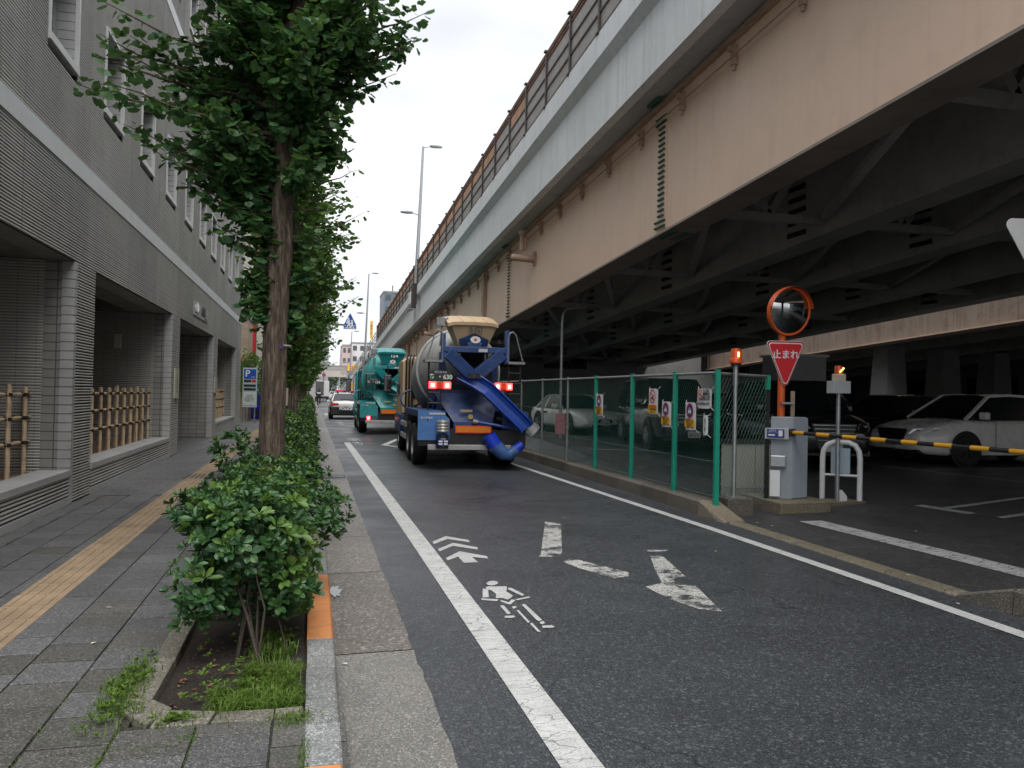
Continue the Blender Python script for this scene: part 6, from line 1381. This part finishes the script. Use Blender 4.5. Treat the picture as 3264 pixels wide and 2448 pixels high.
def near_shrub(seed, blobs, base, nobj, njoin, label, thick=(), sc=1., allnew=False):
    r = random.Random(seed); o = empty('evergreen_shrub', tuple(base), 0, label, 'shrub', 'evergreen shrubs in the planting bed'); B = Vector(base)
    mes = {}
    for i, m in enumerate(ROS):
        for t, mm in (('d', SLEAF), ('n', SLEAFN)): mes[(i, t)] = m.mesh('leaf_whorl', mm)
    ends = []
    for k in range(nobj):
        c, rad, w = r.choices(blobs, [b[2] for b in blobs])[0]; q, p = shell(r, c, rad); new = allnew or (p.z > .05 and r.random() < .5)
        ob = link('leaf_whorl', mes[(r.randrange(8), 'n' if new else 'd')], o, tuple(q-B)); ob.rotation_mode = 'QUATERNION'; ob.rotation_quaternion = tilt(r, p); ob.scale = (rv(r,.55,1.0)*sc,)*3
        if k % 30 == 0: ends.append(q)
    mb = MB()
    for k in range(njoin):
        c, rad, w = r.choices(blobs, [b[2] for b in blobs])[0]; q, p = shell(r, c, tuple(x*.93 for x in rad)); M = Matrix.Translation(q) @ tilt(r, p).to_matrix().to_4x4() @ Matrix.Scale(rv(r,.5,.95)*sc, 4); s = ROS[r.randrange(8)]
        mb.add([M @ Vector(v) for v in s.v], s.f, 1 if (allnew or (p.z > .3 and r.random() < .3)) else 0)
        if k % 60 == 0: ends.append(q)
    f = mb.build('foliage', [SLEAF, SLEAFN], o, kind='stuff'); f.location = -B
    st = MB(); stems(st, r, base, ends[::5]); st.v = [tuple(Vector(v)-B) for v in st.v]; st.build('twigs', STEM, o, kind='stuff')
    for (p, q, r0) in thick: MB().tube([Vector(p)-B, Vector(p).lerp(Vector(q), .5)-B+Vector((.01,.01,0)), Vector(q)-B], [r0, r0*.8, r0*.55], 7).build('stem', STEM, o, smooth=True)
    return o
near_shrub(3, [((-.36,4.98,.72),(.34,.36,.29),1.0), ((-.60,4.82,.46),(.17,.2,.27),.26), ((-.52,4.9,.80),(.2,.2,.16),.2), ((-.12,5.0,.48),(.22,.26,.26),.30), ((-.64,5.1,.86),(.20,.2,.13),.16), ((-.38,5.05,.42),(.36,.3,.24),.45), ((-.35,5.35,.86),(.42,.35,.17),.4)], (-.33,4.72,.055), 300, 420, 'nearest evergreen shrub with bare crossing stems and bright leaf tips',
           [((-.24,4.62,.05),(-.42,4.88,.52),.013), ((-.38,4.78,.05),(-.33,4.9,.5),.008), ((-.10,4.80,.06),(-.24,5.0,.42),.006)])
near_shrub(8, [((-.06,5.35,.46),(.15,.45,.32),1.0)], (-.08,5.3,.055), 40, 260, 'yellowish fine-leaved shrub squeezed between the nearest shrub and the orange kerb', [], .55, True)
near_shrub(4, [((-.40,6.15,.74),(.48,.60,.34),1.0), ((.02,6.2,.66),(.30,.42,.26),.4), ((-.30,5.75,.55),(.4,.3,.3),.3)], (-.34,6.1,.055), 150, 420, 'second evergreen shrub spilling over the kerb behind the nearest one', [((-.3,6.0,.05),(-.4,6.15,.5),.012)])
near_shrub(6, [((-.42,7.3,.66),(.44,.55,.40),1.0), ((-.66,7.2,1.05),(.16,.16,.22),.14), ((-.05,7.25,.75),(.28,.45,.30),.4)], (-.38,7.25,.055), 60, 420, 'evergreen shrub at the foot of the big ginkgo with a tall sprig on its left', [((-.60,7.2,.05),(-.66,7.2,1.0),.008)])
def hedge_proto(seed):
    r = random.Random(seed); o = empty('evergreen_shrub'); mb = MB()
    for k in range(480):
        q, p = shell(r, (0,0,.62), (.42,.72,.56), .06); M = Matrix.Translation(q) @ tilt(r, p).to_matrix().to_4x4() @ Matrix.Scale(rv(r,.6,1.1), 4); s = ROS[r.randrange(8)]
        mb.add([M @ Vector(v) for v in s.v], s.f, 1 if (p.z > .2 and r.random() < .45) else 0)
    mb.build('foliage', [SLEAF, SLEAFN], o, kind='stuff'); st = MB(); stems(st, r, (0,0,0), [shell(r, (0,0,.62), (.35,.6,.5), .2)[0] for _ in range(14)]); st.build('twigs', STEM, o, kind='stuff'); return o
hp = [hedge_proto(s) for s in (61, 62, 63)]; k = 0; y = 8.7
while y < 58:
    o = hp[k] if k < 3 else copy_tree(hp[k % 3]); o.location = (-.33+rnd.uniform(-.05,.05), y, .05); o.rotation_euler = (0, 0, rnd.choice((0, math.pi))+rnd.uniform(-.15,.15)); s = rnd.uniform(.78,.95) if y < 12 else rnd.uniform(.95,1.15); o.scale = (1, 1, s)
    tag(o, ('evergreen shrub right behind the big ginkgo trunk' if k == 0 else 'evergreen shrub second behind the big ginkgo trunk' if k == 1 else 'evergreen shrub third behind the big ginkgo trunk' if k == 2 else 'evergreen shrub merging into the far hedge row along the kerb'), 'shrub', 'evergreen shrubs in the planting bed'); y += 1.12; k += 1
# --- grass and weeds by the kerb
r = random.Random(9); gm = MB()
def blade(mb, p, h, w, az, bend):
    d = Vector((math.cos(az), math.sin(az), 0)); s = Vector((-d.y, d.x, 0))*w
    a, b, c = p, p+Vector((0,0,h*.6))+d*bend*h*.3, p+Vector((0,0,h*(.95-.4*bend)))+d*bend*h
    mb.add([a-s, a+s, b+s*.7, b-s*.7, c], [(0,1,2,3),(3,2,4)])
tufts = [(rv(r,-.30,-.03), 3.98+1.25*r.random()**1.4) for _ in range(80)]+[(rv(r,-.42,-.04), rv(r,3.97,4.22)) for _ in range(34)]
for (tx, ty) in tufts:
    hh = rv(r,.04,.11); lean = r.random()*6.28
    for k in range(int(rv(r,18,46))): blade(gm, Vector((r.gauss(tx,.022), r.gauss(ty,.03), .055)), hh*rv(r,.5,1.3), rv(r,.0018,.0042), lean+rv(r,-1.8,1.8), rv(r,.3,1.2))
for (cx, cy, sx, sy, n, h) in ((-.86,4.28,.05,.22,420,.07),(-.80,4.02,.05,.05,160,.05),(-.52,3.86,.10,.04,200,.04),(-.06,3.78,.06,.05,240,.035),(-.48,3.66,.02,.02,40,.02),(-.80,3.45,.01,.1,60,.02),(.0,3.35,.012,.12,120,.03),(-.60,3.60,.2,.006,90,.014),(-1.11,3.8,.005,.5,110,.012),(-.785,3.7,.005,.5,120,.013),(-.46,3.6,.005,.3,90,.013)):
    for k in range(n): blade(gm, Vector((r.gauss(cx,sx), r.gauss(cy,sy), .095)), h*rv(r,.5,1.3), .0025, r.random()*6.28, rv(r,.4,1.1))
for k in range(120):
    if k < 50: q = Vector((r.gauss(-.86,.045), r.gauss(4.28,.2), .11+.03*r.random()))
    elif k < 62: q = Vector((r.gauss(-.55,.07), r.gauss(3.86,.04), .11))
    else: q = Vector((rv(r,-.62,-.04), rv(r,4.05,5.2), .08+.06*r.random()))
    M = Matrix.Translation(q) @ Matrix.Rotation(r.random()*6.28, 4, 'Z') @ Matrix.Scale(rv(r,.22,.5), 4); s_ = ROS[r.randrange(8)]; gm.add([M @ Vector(v) for v in s_.v], s_.f)
gm.build('grass', make_leaf('grass_green', (.07,.14,.02), (.12,.21,.03), (.20,.28,.06), .3, .5, 20), kind='stuff', label='grass and weeds growing beside the kerb', cat='grass')
fl = MB(); FL = [mat('dead_leaf_brown', (.10,.042,.02), .8, 0, .3, 30), mat('dead_leaf_tan', (.18,.09,.04), .8, 0, .3, 30)]
for k in range(130):
    x, yy = -.64+.5*r.random()**1.6, 4.0+1.3*r.random()**1.3; a = r.random()*6.28; l, w = rv(r,.008,.026), rv(r,.003,.010); d, s = Vector((math.cos(a),math.sin(a),rv(r,-.2,.3))), Vector((-math.sin(a),math.cos(a),rv(r,-.2,.2))); p = Vector((x,yy,.064))
    fl.add([p-d*l, p-s*w, p+d*l, p+s*w+Vector((0,0,.006))], [(0,1,2),(0,2,3)], k % 2)
fl.build('leaf_litter', FL, kind='stuff', label='brown fallen leaves on the soil under the nearest shrub', cat='leaves')
lt = MB()
for (x, yy) in ((.22,4.75),(4.1,7.55),(5.6,8.9),(6.35,8.6),(5.55,9.15),(5.0,5.3),(3.2,9.9),(-1.3,5.9),(-1.2,5.1),(5.3,6.2),(7.2,8.3),(2.2,12.2)):
    a = r.random()*6.28; l = .022; lt.add([(x+l*math.cos(a),yy+l*math.sin(a),(.108 if x < 0 else .03 if x > 5.1 else .018)),(x+l*.6*math.cos(a+1.8),yy+l*.6*math.sin(a+1.8),(.11 if x < 0 else .034 if x > 5.1 else .020)),(x-l*math.cos(a),yy-l*math.sin(a),(.108 if x < 0 else .03 if x > 5.1 else .018)),(x+l*.5*math.cos(a-1.6),yy+l*.5*math.sin(a-1.6),(.11 if x < 0 else .034 if x > 5.1 else .020))], [(0,1,2,3)])
lt.build('litter_bits', mat('litter_pale', (.55,.55,.45), .7, 0, .3, 30), kind='stuff', label='scattered pale scraps and petals on the road', cat='litter')
